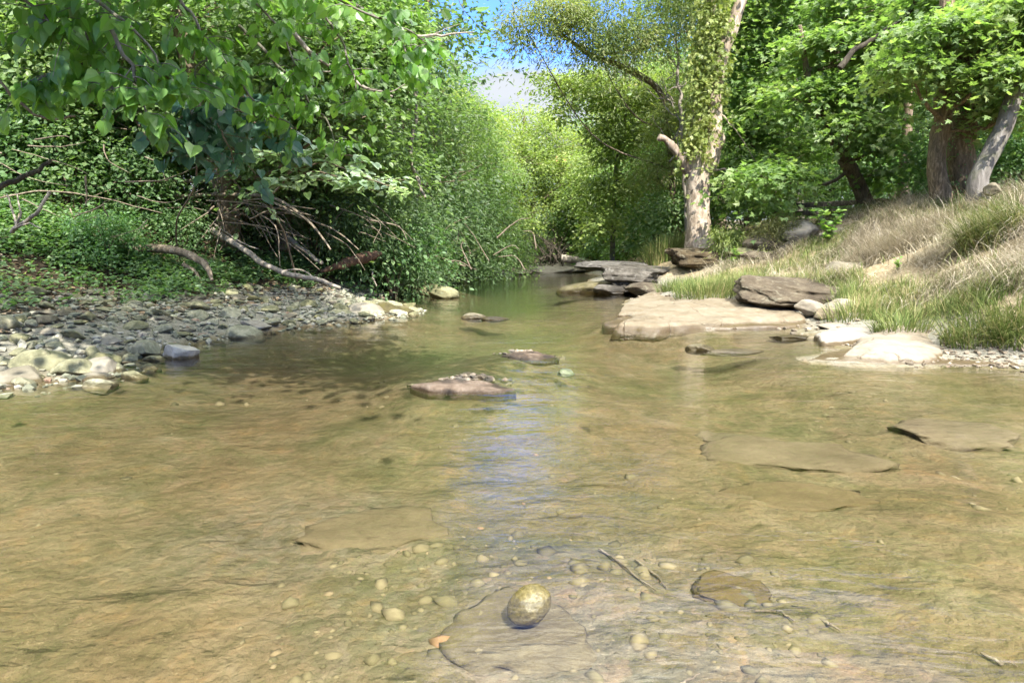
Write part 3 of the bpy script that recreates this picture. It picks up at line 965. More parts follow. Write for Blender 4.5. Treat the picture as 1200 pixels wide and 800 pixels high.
pebbles(mb, 90, (-1.1, .3), (5.5, 6.4), lambda x, y, z: (((x + .42) / .46) ** 2 + ((y - 5.95 - .12 * x) / .16) ** 2 < rng.random(len(x)) ** .6 * 1.5), .02, .05)
pebbles(mb, 30, (-.4, .9), (7.1, 7.9), lambda x, y, z: (((x - .2) / .36) ** 2 + ((y - 7.5) / .19) ** 2 < rng.random(len(x)) ** .6 * 1.5), .02, .055)
m, t = newmat("tan_pebble_mat"); N = NT(t)
at = N.n("Attribute", attribute_name="rnd").outputs["Fac"]
c = N.ramp(at, [(.0, (.062, .048, .028)), (.4, (.12, .092, .058)), (.75, (.172, .138, .095)), (.97, (.225, .19, .14)), (1, (.14, .09, .05))])
p = N.n("BsdfPrincipled"); N.l(c, p.inputs["Base Color"]); p.inputs["Roughness"].default_value = .75; N.out(p.outputs[0])
tag(obj("gravel", mb.mesh("gravel", m, False)), "tan and cream pebbles on the right shore and on the midstream shoals", "gravel", kind="stuff")
mb = MB()
pebbles(mb, 150, (-3, 3.5), (1.5, 6.5), lambda x, y, z: inview(x, y) & (z < -.06) & (fbm(np.c_[x * 1.1, y * 1.1, x * 0], 2) > .0), .010, .05, -.1)
pebbles(mb, 210, (-1.0, 1.1), (1.7, 3.1), lambda x, y, z: (np.hypot((x - .1) / 1.1, (y - 2.35) / .7) < 1), .012, .065, -.1)
m, t = newmat("bed_pebble_mat"); N = NT(t)
at = N.n("Attribute", attribute_name="rnd").outputs["Fac"]
c = N.ramp(at, [(.0, (.075, .062, .03)), (.35, (.12, .1, .05)), (.7, (.155, .125, .068)), (.93, (.19, .155, .09)), (1, (.21, .12, .06))])
n1 = N.noise(N.n("NewGeometry").outputs["Position"], 30, 4)
c = N.mix(N.mapr(n1, .4, .7, 0, .5), c, N.mix(1.0, c, (.6, .58, .5), "MULTIPLY"))
p = N.n("BsdfPrincipled"); N.l(c, p.inputs["Base Color"]); p.inputs["Roughness"].default_value = .9; N.out(p.outputs[0])
tag(obj("gravel", mb.mesh("gravel", m, True)), "tan and olive pebbles lying on the creek bed under the water", "gravel", kind="stuff")

# ------------------------------------------------------------------ dead wood
DEAD = bark_mat("dead_wood", (.07, .055, .038), (.17, .135, .095), (.30, .26, .2), 8)
DEADP = bark_mat("bleached_wood", (0.128, 0.108, 0.084), (0.240, 0.208, 0.168), (0.344, 0.312, 0.264), 8)
DEADR = bark_mat("red_rotten_wood", (0.040, 0.024, 0.016), (0.096, 0.056, 0.036), (0.176, 0.112, 0.072), 8)
DARKW = bark_mat("dark_wood", (.02, .017, .013), (.05, .042, .03), (.10, .085, .06), 8)


def wood(name, pts, rad, label, mat, n=26, amp=.02, sides=8, cat="log", seed=0, twigs=(), rough=.12, group=None):
    if seed in (1, 2, 3, 4, 5, 21):      # the left bank's dead wood lies about 13 m away
        pts = [(a, b, c * (1.2 if seed < 3 else 1.31)) for a, b, c in pts]; rad = [r * 1.3 for r in rad]
        twigs = [([(a, b, c * (1.2 if seed < 3 else 1.31)) for a, b, c in q], [r * 1.2 for r in rr]) for q, rr in twigs]
    P = [W(*p) for p in pts]
    base = P[0].copy()
    S = smooth_path(P, n, amp, seed)
    mb = MB(); tube(mb, S, rad, sides, rough=rough, seed=seed)
    o = obj(name, mb.mesh(name, mat, True, base), None, base)
    tag(o, label, cat, group)
    for j, (tp, tr) in enumerate(twigs):
        tb = MB(); tube(tb, smooth_path([W(*q) for q in tp], 14, amp * .7, seed + j + 3), tr, 5)
        c = obj("side_branch", tb.mesh("side_branch", mat, True, base), o)
    return o


wood("fallen_log", [(118, 262, 10.2), (150, 290, 10), (185, 291, 9.9), (215, 297, 9.8), (238, 308, 9.7), (250, 328, 9.5)], [.02, .055, .06, .058, .05, .02], "curved bare grey log arching down to the gravel bar", DEAD, seed=1,
     twigs=[([(215, 310, 9.8), (228, 318, 9.7), (240, 336, 9.5)], [.035, .02])])
wood("fallen_log", [(24, 248, 10.6), (75, 258, 10.4), (124, 272, 10.2)], [.03, .09, .1, .04], "thick mossy log lying under the bushes behind the curved log", DEAD, seed=2)
wood("fallen_branch", [(246, 268, 10.2), (285, 292, 9.9), (315, 312, 9.7), (345, 322, 9.5), (376, 328, 9.4), (398, 338, 9.3)], [.055, .045, .04, .035, .02], "long pale branch slanting from the leaning trunk to the gravel", DEADP, seed=3,
     twigs=[([(250, 262, 10.2), (280, 283, 9.9), (303, 292, 9.8)], [.018, .008]), ([(330, 318, 9.6), (352, 316, 9.6), (378, 330, 9.4)], [.02, .01])])
wood("fallen_branch", [(335, 276, 10.8), (352, 290, 10.6), (377, 308, 10.4)], [.045, .03], "short pale branch propped behind the long slanting one", DEADP, seed=4)
wood("fallen_log", [(376, 318, 10.6), (400, 311, 10.7), (425, 303, 10.9), (447, 296, 11)], [.025, .06, .085, .09, .03], "reddish rotten log pointing over the creek", DEADR, seed=5, rough=.22)
wood("bare_branch", [(-14, 224, 7), (12, 214, 7), (38, 202, 7.2), (60, 188, 7.4)], [.03, .026, .018], "dark bare branch stub entering at the left side", DARKW, seed=6, cat="branch")
wood("drift_twig", [(436, 318, 14.6), (438, 326, 14.6), (441, 336, 14.6)], [.02, .012], "thin upright bleached twig in the far shingle", DEADP, seed=7, cat="branch")
wood("hanging_vine", [(482, 60, 15), (488, 110, 15), (484, 150, 15), (482, 185, 15), (488, 208, 15), (497, 232, 15)], [.035, .04, .045, .04, .025], "bare pale vine dangling from the tall trees on the left", DEADP, seed=8, cat="vine", n=40, amp=.06)
wood("bare_branch", [(455, 43, 12), (490, 42, 12), (520, 41, 12), (556, 37, 12)], [.03, .025, .02, .008], "pale leafless branch reaching out towards the sky gap", DEADP, seed=9, cat="branch",
     twigs=[([(505, 42, 12), (525, 33, 12), (540, 28, 12)], [.012, .004]), ([(490, 43, 12), (500, 50, 12), (512, 47, 12)], [.014, .004])])
wood("bare_branch", [(345, 40, 9), (372, 70, 9), (400, 84, 9), (430, 104, 9), (462, 112, 9)], [.03, .026, .02, .014], "pale bare branch winding through the hanging leaves", DEADP, seed=10, cat="branch",
     twigs=[([(400, 84, 9), (420, 100, 9), (450, 108, 9), (475, 100, 9)], [.012, .006]), ([(378, 84, 9), (394, 82, 9), (412, 80, 9)], [.01, .006])])
wood("hanging_vine", [(0, 95, 5.8), (18, 115, 5.8), (45, 135, 5.9), (70, 140, 6), (88, 136, 6)], [.012, .012, .01], "brown vine looping below the near hanging leaves", DEAD, seed=11, cat="vine", amp=.02)
wood("driftwood_log", [(658, 303, 31.5), (676, 305, 31.4), (694, 309, 31), (722, 311, 30)], [.2, .17, .12], "bleached driftwood log stranded at the far end of the pool", DEADP, seed=12, rough=.2)
wood("driftwood_log", [(912, 297, 15.6), (922, 289, 15.8), (934, 281, 16)], [.075, .1, .09], "dark forked log below the pale pinkish boulder", DARKW, seed=13,
     twigs=[([(920, 294, 15.7), (935, 285, 15.8), (950, 277, 16)], [.06, .07])])
wood("driftwood_log", [(960, 277, 15.6), (985, 272, 15.4), (1003, 279, 15), (1014, 287, 14.6)], [.06, .12, .11, .07], "grey weathered log half buried in the grass by the sapling", DEADP, seed=14, rough=.2)
for i, pts in enumerate([[(2, 262, 9.2), (20, 262, 9), (42, 248, 9), (58, 226, 9.2)], [(28, 262, 9), (36, 240, 9.1), (34, 222, 9.2)], [(30, 265, 9), (22, 245, 9.1), (16, 228, 9.1)]]):
    pass
wood("bare_shrub", [(14, 272, 9.2), (24, 262, 9.1), (42, 250, 9), (58, 226, 9.2)], [.03, .025, .02], "leafless tan shrub stems at the far left under the foliage", DEADP, seed=20, cat="shrub",
     twigs=[([(20, 266, 9.1), (14, 245, 9.2), (8, 228, 9.3)], [.018, .01]), ([(20, 264, 9.1), (24, 248, 9.1), (20, 226, 9.2)], [.018, .008]), ([(16, 268, 9.1), (34, 262, 9), (48, 268, 8.9)], [.015, .007])])
# tangles of thin dead branches under the left trees
tw = []
gg = np.random.default_rng(5)
for i in range(26):
    a = (gg.uniform(228, 300), gg.uniform(222, 262), gg.uniform(9.6, 10.6))
    b = (a[0] + gg.uniform(-50, 130), a[1] + gg.uniform(-12, 66), a[2] - gg.uniform(0, .8))
    mid = ((a[0] + b[0]) / 2 + gg.uniform(-14, 14), (a[1] + b[1]) / 2 - gg.uniform(4, 26), (a[2] + b[2]) / 2)
    tw.append(([a, mid, b], [gg.uniform(.01, .02), .005]))
wood("dead_branches", [(190, 230, 10.4), (240, 229, 10.2), (290, 228, 9.9), (330, 236, 9.6), (365, 262, 9.4), (388, 292, 9.2)], [.03, .028, .02, .012], "tangle of thin dead branches hanging round the leaning brown trunk", DEAD, seed=21, cat="branches", twigs=tw)
tw = []
for i in range(20):
    a = (gg.uniform(500, 640) if i % 2 else gg.uniform(420, 520), gg.uniform(270, 318), gg.uniform(17, 21))
    b = (a[0] + gg.uniform(-50, 50), a[1] - gg.uniform(-6, 44), a[2] - gg.uniform(0, .8))
    tw.append(([a, ((a[0] + b[0]) / 2 + gg.uniform(-8, 8), (a[1] + b[1]) / 2 - 8, a[2]), b], [gg.uniform(.012, .025), .008]))
wood("dead_branches", [(440, 312, 17), (470, 300, 17.5), (510, 300, 18), (545, 312, 18.4)], [.03, .02], "grey dead sticks leaning on the shady bank beyond the gravel bar", DEAD, seed=22, cat="branches", twigs=tw)
tw = []
for i in range(34):
    a = (gg.uniform(632, 662), gg.uniform(296, 312), gg.uniform(31.5, 33))
    b = (a[0] + gg.uniform(-28, 26), a[1] - gg.uniform(4, 36), a[2] + gg.uniform(-.8, .4))
    tw.append(([a, ((a[0] + b[0]) / 2 + gg.uniform(-10, 10), (a[1] + b[1]) / 2 - 6, a[2]), b], [gg.uniform(.025, .05), .012]))
wood("brush_pile", [(625, 308, 32), (645, 300, 32), (668, 306, 32)], [.09, .06], "dark pile of dead brush at the far end of the pool", DARKW, seed=23, cat="brush pile", twigs=tw)
tw = []
for i in range(24):
    a = (gg.uniform(280, 430), gg.uniform(232, 276), gg.uniform(13, 14.6))
    b = (a[0] + gg.uniform(-40, 70), a[1] + gg.uniform(4, 56), a[2] - gg.uniform(0, .9))
    tw.append(([a, ((a[0] + b[0]) / 2 + gg.uniform(-14, 14), (a[1] + b[1]) / 2 - gg.uniform(2, 16), (a[2] + b[2]) / 2), b], [gg.uniform(.009, .02), .004]))
wood("dead_branches", [(300, 246, 13.8), (345, 252, 13.5), (390, 268, 13.2), (420, 292, 12.9)], [.028, .02, .01], "thin dead branches and roots sagging over the gravel beside the red log", DEAD, seed=24, cat="branches", twigs=tw)
tw = []
for i in range(26):
    a = (gg.uniform(-10, 190), gg.uniform(150, 270), gg.uniform(10.5, 13))
    b = (a[0] + gg.uniform(-70, 90), a[1] + gg.uniform(-22, 44), a[2] - gg.uniform(0, 1.2))
    tw.append(([a, ((a[0] + b[0]) / 2 + gg.uniform(-14, 14), (a[1] + b[1]) / 2 + gg.uniform(-10, 14), (a[2] + b[2]) / 2), b], [gg.uniform(.007, .018), .004]))
wood("dead_branches", [(-20, 236, 11.5), (50, 224, 11.8), (120, 232, 12), (190, 250, 12.2)], [.016, .012, .006], "loose tangle of bare twigs among the shrubs at the far left", DEAD, seed=25, cat="branches", twigs=tw)
# sunken twigs
for i, (pts, lab) in enumerate([([(702, 632), (725, 648), (748, 668), (768, 686)], "dark sunken twig right of the shiny stone"), ([(745, 640), (768, 660), (782, 678)], "second thinner sunken twig right of the shiny stone"),
                          ([(780, 798), (800, 788), (820, 780)], "short dark stick at the bottom edge of the water"), ([(885, 712), (915, 714), (932, 724)], "dark scrap of sunken wood in the right foreground"),
                          ([(1150, 762), (1172, 772), (1192, 774)], "thin dark stick under water in the lower right corner"), ([(960, 716), (975, 722), (988, 728)], "small sunken stick between the right foreground scraps")]):
    P = [G(a, b, -.1) for a, b in pts]
    P = np.array([[q[0], q[1], z1(q[0], q[1]) + .012] for q in P])
    mb = MB(); tube(mb, smooth_path(P, 22, .006, i), [.005, .006, .0045, .002], 6, rough=.15, seed=i)
    tag(obj("sunken_stick", mb.mesh("sunken_stick", DEAD, True, P[0]), None, P[0]), lab, "stick")
# ------------------------------------------------------------------ foliage materials
L_MAPLE = leaf_mat("maple_leaf", (0.037, 0.094, 0.015), (0.088, 0.188, 0.030), (0.156, 0.256, 0.056), (1.5, 1.7, .75), .40)
L_GREEN = leaf_mat("green_leaf", (0.033, 0.083, 0.015), (0.073, 0.160, 0.027), (0.125, 0.225, 0.045), (1.5, 1.7, .75), .40)
L_DARK = leaf_mat("dark_leaf", (.026, .062, .014), (.055, .118, .024), (.095, .165, .038), (1.4, 1.7, .75), .36)
L_YEL = leaf_mat("yellow_green_leaf", (0.056, 0.117, 0.018), (0.112, 0.204, 0.029), (0.174, 0.265, 0.046), (1.4, 1.5, .7), .40, old=(0.280, 0.235, 0.055))
L_LOCUST = leaf_mat("locust_leaf", (0.043, 0.083, 0.015), (0.090, 0.147, 0.027), (0.156, 0.206, 0.044), (1.4, 1.6, .7), .42)
L_NEAR = leaf_mat("hanging_leaf", (0.033, 0.106, 0.015), (0.068, 0.194, 0.022), (0.121, 0.264, 0.040), (1.7, 1.75, .6), .46, rough=.34, spec=.5, old=(0.220, 0.268, 0.040))
L_BLUE = leaf_mat("blue_green_leaf", (0.022, 0.074, 0.028), (0.040, 0.118, 0.042), (0.081, 0.179, 0.070), (1.2, 1.6, .8), .25, rough=.4, spec=.45)
L_PALE = leaf_mat("pale_leaf", (0.088, 0.188, 0.050), (0.156, 0.281, 0.088), (0.225, 0.350, 0.138), (1.3, 1.4, .7), .4, rough=.4)
L_IVY = leaf_mat("ivy_leaf", (.06, .125, .016), (.115, .20, .026), (.18, .26, .045), (1.3, 1.3, .7), .35)
L_RUST = leaf_mat("rusty_bush_leaf", (.055, .09, .016), (.10, .145, .024), (.145, .17, .034), (1.3, 1.3, .7), .35, old=(.17, .12, .03))
L_SAP = leaf_mat("sapling_leaf", (.065, .18, .018), (.11, .26, .026), (.16, .31, .045), (1.3, 1.3, .7), .42)
L_COVER = leaf_mat("ground_cover_leaf", (0.027, 0.077, 0.015), (0.060, 0.147, 0.027), (0.112, 0.213, 0.045), (1.5, 1.7, .75), .36)
BARK_BROWN = bark_mat("brown_bark", (0.069, 0.053, 0.035), (0.163, 0.125, 0.088), (0.300, 0.244, 0.181), 6)
BARK_GREY = bark_mat("grey_bark", (0.078, 0.071, 0.060), (0.165, 0.150, 0.129), (0.257, 0.243, 0.222), 6, moss=(0.086, 0.093, 0.050))
BARK_SYC = bark_mat("pale_peeling_bark", (0.138, 0.107, 0.071), (0.247, 0.196, 0.143), (0.347, 0.289, 0.228), 5, patch=(0.392, 0.326, 0.249), bumpd=.03)
BARK_VINE = bark_mat("vine_covered_bark", (0.052, 0.043, 0.024), (0.158, 0.119, 0.072), (0.350, 0.272, 0.176), 9, bumpd=.04)

DOWN = np.array([0, 0, -1.0])


def tree_parts(root, trunk, tr, bark, lobes, ncl, per, leaf, cs, kind, lmat, flat=.4, droop=.3, low=.35, shell=(.45, 1.), sides=12, limbs=True, rough=.14, seed=0, twigs=10, flare=.45, up=1.0, ntr=26, limb_r=None):
    """trunk with limbs and twigs, and a crown of leaf clumps, in the root's local space"""
    mb = MB()
    P = smooth_path(trunk, ntr, .05 * tr[0] / .25, seed)
    lob = np.array([((i * 1.7) % 6.28, .6 + .4 * ((i * 7) % 3)) for i in range(4)])
    def fl(q, th):
        e = math.exp(-q * 16) * flare
        return e * (1 + .5 * sum(w * np.cos(th * (2 + i) + a) for i, (a, w) in enumerate(lob)) / 2)
    tube(mb, P, tr, sides, rough=rough, seed=seed, flare=fl)
    cl, out, li = lobe_clusters(lobes, ncl, shell, low)
    if limbs:
        for j, lb in enumerate(lobes):
            c = np.array(lb[:3])
            hd = np.linalg.norm((P - c)[:, :2], axis=1)
            want = c[2] - .55 * hd
            k = int(np.argmin(np.abs(P[:, 2] - want) + (P[:, 2] < P[0, 2] + .25 * (P[-1, 2] - P[0, 2])) * 5))
            s = P[k]
            r0 = limb_r or min(np.interp(k / (ntr - 1), np.linspace(0, 1, len(tr)), tr) * .55, .14)
            mid = s * .5 + c * .5 + np.array([rng.normal() * .2, rng.normal() * .2, -.12 * np.linalg.norm(c - s)])
            path = smooth_path([s, mid, c, c + (c - mid) * .12], 16, .07, seed + j)
            tube(mb, path, [r0, r0 * .55, r0 * .25], 6, rough=.1, seed=j)
            ids = np.where(li == j)[0]
            for q in ids[:twigs]:
                st = path[int(rng.integers(5, 15))]
                e = cl[q]
                tube(mb, smooth_path([st, (st + e) / 2 + rng.normal(size=3) * .12, e], 7, .03, q), [r0 * .22, .006], 4)
    a = obj("trunk", mb.mesh("trunk", bark), root)
    mb = MB()
    cluster_leaves(mb, cl, out, per, leaf, cs, kind, flat, up, droop)
    b = obj("crown", mb.mesh("crown", lmat, False), root)
    return a, b


def ground_at(px, d):
    x = (px - 600) / FPX * d
    return np.array([x, d, z1(x, d) - .05])


def rel(root_loc, pts):
    return [tuple(W(*p) - root_loc) for p in pts]


def rel_lobes(root_loc, L):
    out = []
    for px, py, d, rx, rz, ry in L:
        c = W(px, py, d) - root_loc
        out.append((*c, rx / FPX * d, ry, rz / FPX * d))
    return out


def custom_tree(name, px, d, trunk_px, tr, bark, lobes_px, label, cat="tree", base=None, **kw):
    loc = ground_at(px, d) if base is None else np.array(base, float)
    root = empty(name, loc)
    tag(root, label, cat)
    T = [(0, 0, 0)] + rel(loc, trunk_px)
    parts = tree_parts(root, T, tr, bark, rel_lobes(loc, lobes_px), **dict(kw))
    return root, parts


# ------------------------------------------------------------------ background tree kinds
def proto(name, label, cat, loc, H, rad, nl, ncl, per, leaf, cs, kind, lmat, bark, tr, seed, lowfrac=.3, rz=0., sc=1., group=None, **kw):
    root = empty(name, loc, rz, sc); tag(root, label, cat, group)
    g_ = np.random.default_rng(seed)
    lobes = [(0, 0, H * .8, rad * .55, rad * .55, H * .2)]
    for i in range(nl):
        a = i * 2.4 + g_.uniform(-.4, .4)
        h = H * (lowfrac + (.85 - lowfrac) * ((i + .5) / nl) + g_.uniform(-.04, .04))
        rr = rad * g_.uniform(.4, .66) * (1.05 - .45 * max(0, h / H - .5))
        lobes.append((math.cos(a) * rr, math.sin(a) * rr, h, rad * g_.uniform(.34, .5), rad * g_.uniform(.34, .5), H * g_.uniform(.09, .14)))
    tree_parts(root, [(0, 0, 0), (.1 * H * .1, .05, H * .3), (-.05, .1, H * .6), (.1, 0, H * .92)], tr, bark, lobes, ncl, per, leaf, cs, kind, lmat, seed=seed, **kw)
    return root


def spot(px, d):
    return ground_at(px, d)


GW = "trees of the wood behind"
GL = "trees along the left bank"
PA = proto("broadleaf_tree", "tall bright green broadleaf tree deep in the wood behind the small leaning maple", "tree", spot(930, 29), 14, 4.6, 11, 430, 36, .19, .46, "diamond", L_GREEN, BARK_BROWN, [.28, .2, .13, .04], 21, .22, group=GW)
PB = proto("dark_tree", "dark green tree in the wood just right of the white ivy-clad trunk", "tree", spot(880, 34), 12, 4.6, 12, 430, 36, .18, .48, "diamond", L_DARK, BARK_BROWN, [.25, .2, .12, .04], 22, .14, group=GW)
PC = proto("box_elder", "sunlit yellow-green tree closing the view over the middle of the creek", "tree", spot(612, 36.0), 7.9, 4.0, 12, 520, 40, .15, .36, "diamond", L_YEL, BARK_BROWN, [.16, .12, .08, .03], 23, .10, low=.6, flat=.5)
PD = proto("streamside_tree", "fresh green low-branched tree hanging over the far left water", "tree", spot(535, 26), 7.2, 3.0, 11, 420, 40, .13, .33, "diamond", L_GREEN, BARK_BROWN, [.14, .1, .07, .03], 24, .08, low=.7, group=GL)
# yellow-green wall at the end of the pool
for px, d, s, lab in [(556, 34, .98, "yellow-green tree at the far left end of the pool, just left of the middle one"), (668, 37, .78, "yellow-green tree right of the middle one behind the brush pile"),
                      (722, 33, .80, "yellow-green tree above the far end of the dark ledge"), (772, 31, 1.02, "yellow-green tree right behind the broken stub of the white trunk"),
                      (508, 31, 1.0, "yellow-green tree rising behind the left bank shrubs beside the sky gap")]:
    copy_thing(PC, spot(px, d), rng.uniform(0, 6), s, lab)
for px, d, s, lab in [(498, 22, .85, "fresh green tree leaning over the shady left bank"), (572, 30, .7, "small fresh green tree overhanging the far pool, left of the brush pile"),
                      (742, 29, .62, "small fresh green tree low behind the dark ledge"), (700, 35, .7, "small fresh green tree at the right of the brush pile"),
                      (795, 27, .75, "small fresh green tree close behind the white trunk")]:
    copy_thing(PD, spot(px, d), rng.uniform(0, 6), s, lab)
# left bank and left wood
for px, d, s, src, lab in [(428, 20, 1.0, PB, "tall dark tree on the left bank beside the sky gap"), (330, 17, 1.0, PA, "tall bright tree behind the leaning brown trunk"),
                           (180, 16, .95, PB, "tall dark tree high on the left bank"), (20, 15, .95, PA, "tall bright tree at the far left of the bank"),
                           (400, 26, 1.1, PA, "tall bright tree in the second row of the left bank"), (250, 24, 1.1, PB, "tall dark tree in the second row of the left bank"),
                           (90, 24, 1.1, PA, "bright tree in the second row at the far left"), (480, 33, .9, PB, "dark tree in the second row near the sky gap")]:
    copy_thing(src, spot(px, d), rng.uniform(0, 6), s, lab, GL)
for px, d, s, src in [(470, 42, 1.0, PA), (380, 38, 1.1, PB), (300, 36, 1.1, PA), (150, 36, 1.1, PB), (0, 34, 1.1, PA), (-60, 22, 1.0, PB), (545, 48, .72, PB)]:
    copy_thing(src, spot(px, d), rng.uniform(0, 6), s, "tree seen only as foliage through the gaps of the left bank trees", GL)
for px, d, s, src, lab in [(1010, 30, 1.05, PB, "dark tree behind the small leaning maple's fork"), (1090, 27, 1.0, PA, "bright tree behind the twin brown trunks"),
                           (1180, 26, 1.0, PB, "dark tree behind the leaning grey trunk"), (840, 31, .95, PA, "bright tree right behind the ivy on the white trunk"),
                           (960, 38, 1.15, PA, "tall bright tree above the wooden fence")]:
    copy_thing(src, spot(px, d), rng.uniform(0, 6), s, lab, GW)
for px, d, s, src in [(1050, 40, 1.2, PB), (1140, 38, 1.2, PA), (1240, 34, 1.2, PB), (1270, 22, 1.0, PA), (880, 45, 1.2, PA), (820, 44, 1.1, PB), (760, 46, .8, PB), (690, 50, .62, PA), (625, 55, .62, PB), (920, 48, 1.2, PB)]:
    copy_thing(src, spot(px, d), rng.uniform(0, 6), s, "tree seen only as foliage through the gaps of the right wood", GW)

GX = "far trees closing the wood"
for i, px in enumerate(range(-160, 1400, 74)):
    d = 62 + 9 * ((i * 5) % 3)
    if 470 < px < 700:
        copy_thing([PB, PA][i % 2], spot(px, d), i * 1.3, .62, "far tree low on the skyline at the end of the creek", GX)
    else:
        copy_thing([PB, PA][i % 2], spot(px, d), i * 1.3, 1.5, "far tree seen only as green depth behind the wood's trunks", GX)

# ------------------------------------------------------------------ white ivy-clad tree on the right bank
loc = ground_at(818, 19.0)
root = empty("sycamore_tree", loc)
tag(root, "large pale-barked tree with ivy on its stem and a broken stub arm", "tree")
D0 = 19.0
mb = MB()
def fl(q, th): return .32 * math.exp(-q * 9) * (1 + .4 * np.cos(3 * th + 1)) + .12 * np.exp(-((q - .8) / .2) ** 2) * (1 + .4 * np.cos(2 * th))
tube(mb, smooth_path(rel(loc, [(819, 296, D0), (818, 265, D0), (817, 235, D0), (818, 208, D0), (820, 186, D0), (822, 172, D0)]), 28, .02, 1), [.33, .30, .30, .33, .30, .14], 22, rough=.1, seed=2, flare=fl)
tube(mb, smooth_path(rel(loc, [(819, 214, D0), (830, 190, D0), (836, 170, D0), (838, 140, D0), (839, 105, D0), (846, 65, D0), (862, 22, D0), (874, -25, D0), (880, -90, D0)]), 44, .04, 2), [.2, .26, .22, .19, .18, .17, .16, .14, .1], 16, rough=.12, seed=3)
tube(mb, smooth_path(rel(loc, [(818, 212, D0), (814, 188, D0), (815, 160, D0 + .1), (820, 120, D0 + .2), (828, 70, D0 + .2), (836, 10, D0 + .2), (838, -40, D0)]), 34, .04, 4), [.2, .2, .17, .15, .13, .11, .07], 14, rough=.12, seed=5)
# knot on the right stem
tube(mb, smooth_path(rel(loc, [(838, 176, D0 - .05), (844, 164, D0 - .1), (845, 154, D0 - .1)]), 8), [.14, .15, .06], 12, rough=.2, seed=8)
for i, (pts, rr) in enumerate([([(874, -25, D0), (900, -70, D0 - .5), (940, -120, D0 - 1)], [.1, .04]), ([(836, 10, D0), (810, -40, D0 - .5), (780, -90, D0 - 1.5)], [.08, .03]),
                               ([(838, 130, D0), (862, 150, D0 - .3), (890, 196, D0 - .2), ], [.02, .008]), ([(832, 200, D0), (850, 198, D0 - .2), (864, 200, D0 - .3)], [.03, .008])]):
    tube(mb, smooth_path(rel(loc, pts), 14, .05, i + 9), rr, 7, rough=.1)
obj("trunk", mb.mesh("trunk", BARK_SYC), root)
mb = MB()
tube(mb, smooth_path(rel(loc, [(814, 214, D0), (804, 196, D0 - .1), (797, 184, D0 - .15), (789, 173, D0 - .2), (781, 164, D0 - .2), (772, 161, D0 - .2)]), 26, .03, 6), [.17, .15, .12, .12, .1, .085], 12, rough=.22, seed=4)
obj("broken_limb", mb.mesh("broken_limb", bark_mat("brown_stub_bark", (.10, .075, .05), (.22, .17, .125), (.34, .29, .24), 6)), root)
ivl = []
for i in range(190):
    q = rng.random()
    py = 182 - 200 * q ** 1.1
    cx = np.interp(py, [-20, 30, 80, 130, 168], [840, 835, 829, 823, 819])
    wd = np.interp(py, [-20, 60, 120, 182], [14, 17, 16, 11])
    a = rng.uniform(0, 6.28)
    ivl.append(W(cx + wd * math.cos(a) * rng.uniform(.5, 1.15), py, D0 - .1 + .42 * math.sin(a)) - loc)
ivl = np.array(ivl)
iv_out = np.c_[rng.normal(size=(190, 2)) * .5 + [0, -.5], np.zeros(190)]
mb = MB(); cluster_leaves(mb, ivl, nrm(iv_out), 22, .12, .15, "maple", flat=1.0, up=.25, droop=.7)
obj("ivy", mb.mesh("ivy", L_IVY, False), root)
cl, out, li = lobe_clusters(rel_lobes(loc, [(790, -60, 20, 60, 30, 1.6), (930, -60, 20.5, 80, 40, 2)]), 130)
mb = MB(); cluster_leaves(mb, cl, out, 46, .16, .45, "diamond")
obj("crown", mb.mesh("crown", L_GREEN, False), root)

# locust whose limbs cross the sky
root, _ = custom_tree("locust_tree", 792, 23.5, [(788, 220, 23.4), (782, 150, 23), (775, 110, 22.5), (748, 88, 22), (720, 75, 21.5), (690, 64, 21), (668, 48, 20.5), (655, 40, 20.2)],
    [.11, .10, .10, .095, .07, .035], BARK_BROWN,
    [(790, 150, 22.6, 30, 40, .9), (770, 200, 22.8, 24, 30, .8), (612, 26, 19.5, 26, 17, .8), (648, 8, 19.5, 36, 18, 1.0), (700, 14, 20, 48, 26, 1.2), (742, 46, 21, 34, 26, 1.1), (700, 52, 20.5, 24, 14, .7), (782, 20, 21.5, 44, 30, 1.2), (660, 20, 19.6, 22, 12, .6), (850, -20, 22, 50, 34, 1.4)],
    "feathery-leaved tree whose dark limb reaches across the sky gap", ncl=520, per=66, leaf=.145, cs=.34, kind="lance", lmat=L_LOCUST, flat=.5, droop=.6, limbs=True, twigs=6, seed=31, limb_r=.03, sides=10, flare=.2)
# loose young tree between the sky gap and the white trunk
custom_tree("young_tree", 716, 25.5, [(722, 200, 25.3), (732, 140, 25), (738, 90, 24.8)], [.1, .08, .05, .02], BARK_GREY,
    [(655, 98, 24.5, 18, 9, .5), (690, 105, 24.5, 32, 22, .9), (735, 125, 24.5, 36, 34, 1.1), (662, 130, 24.5, 18, 13, .6), (770, 120, 24.8, 30, 40, 1.1), (720, 165, 24.5, 34, 24, 1), (635, 88, 24.3, 9, 6, .3), (716, 225, 24.8, 30, 26, .9), (705, 265, 24.6, 26, 22, .8)],
    "loose yellow-green young tree with airy twigs against the sky left of the white trunk", ncl=330, per=40, leaf=.155, cs=.27, kind="diamond", lmat=L_YEL, twigs=14, seed=32, limb_r=.011, flare=.2)
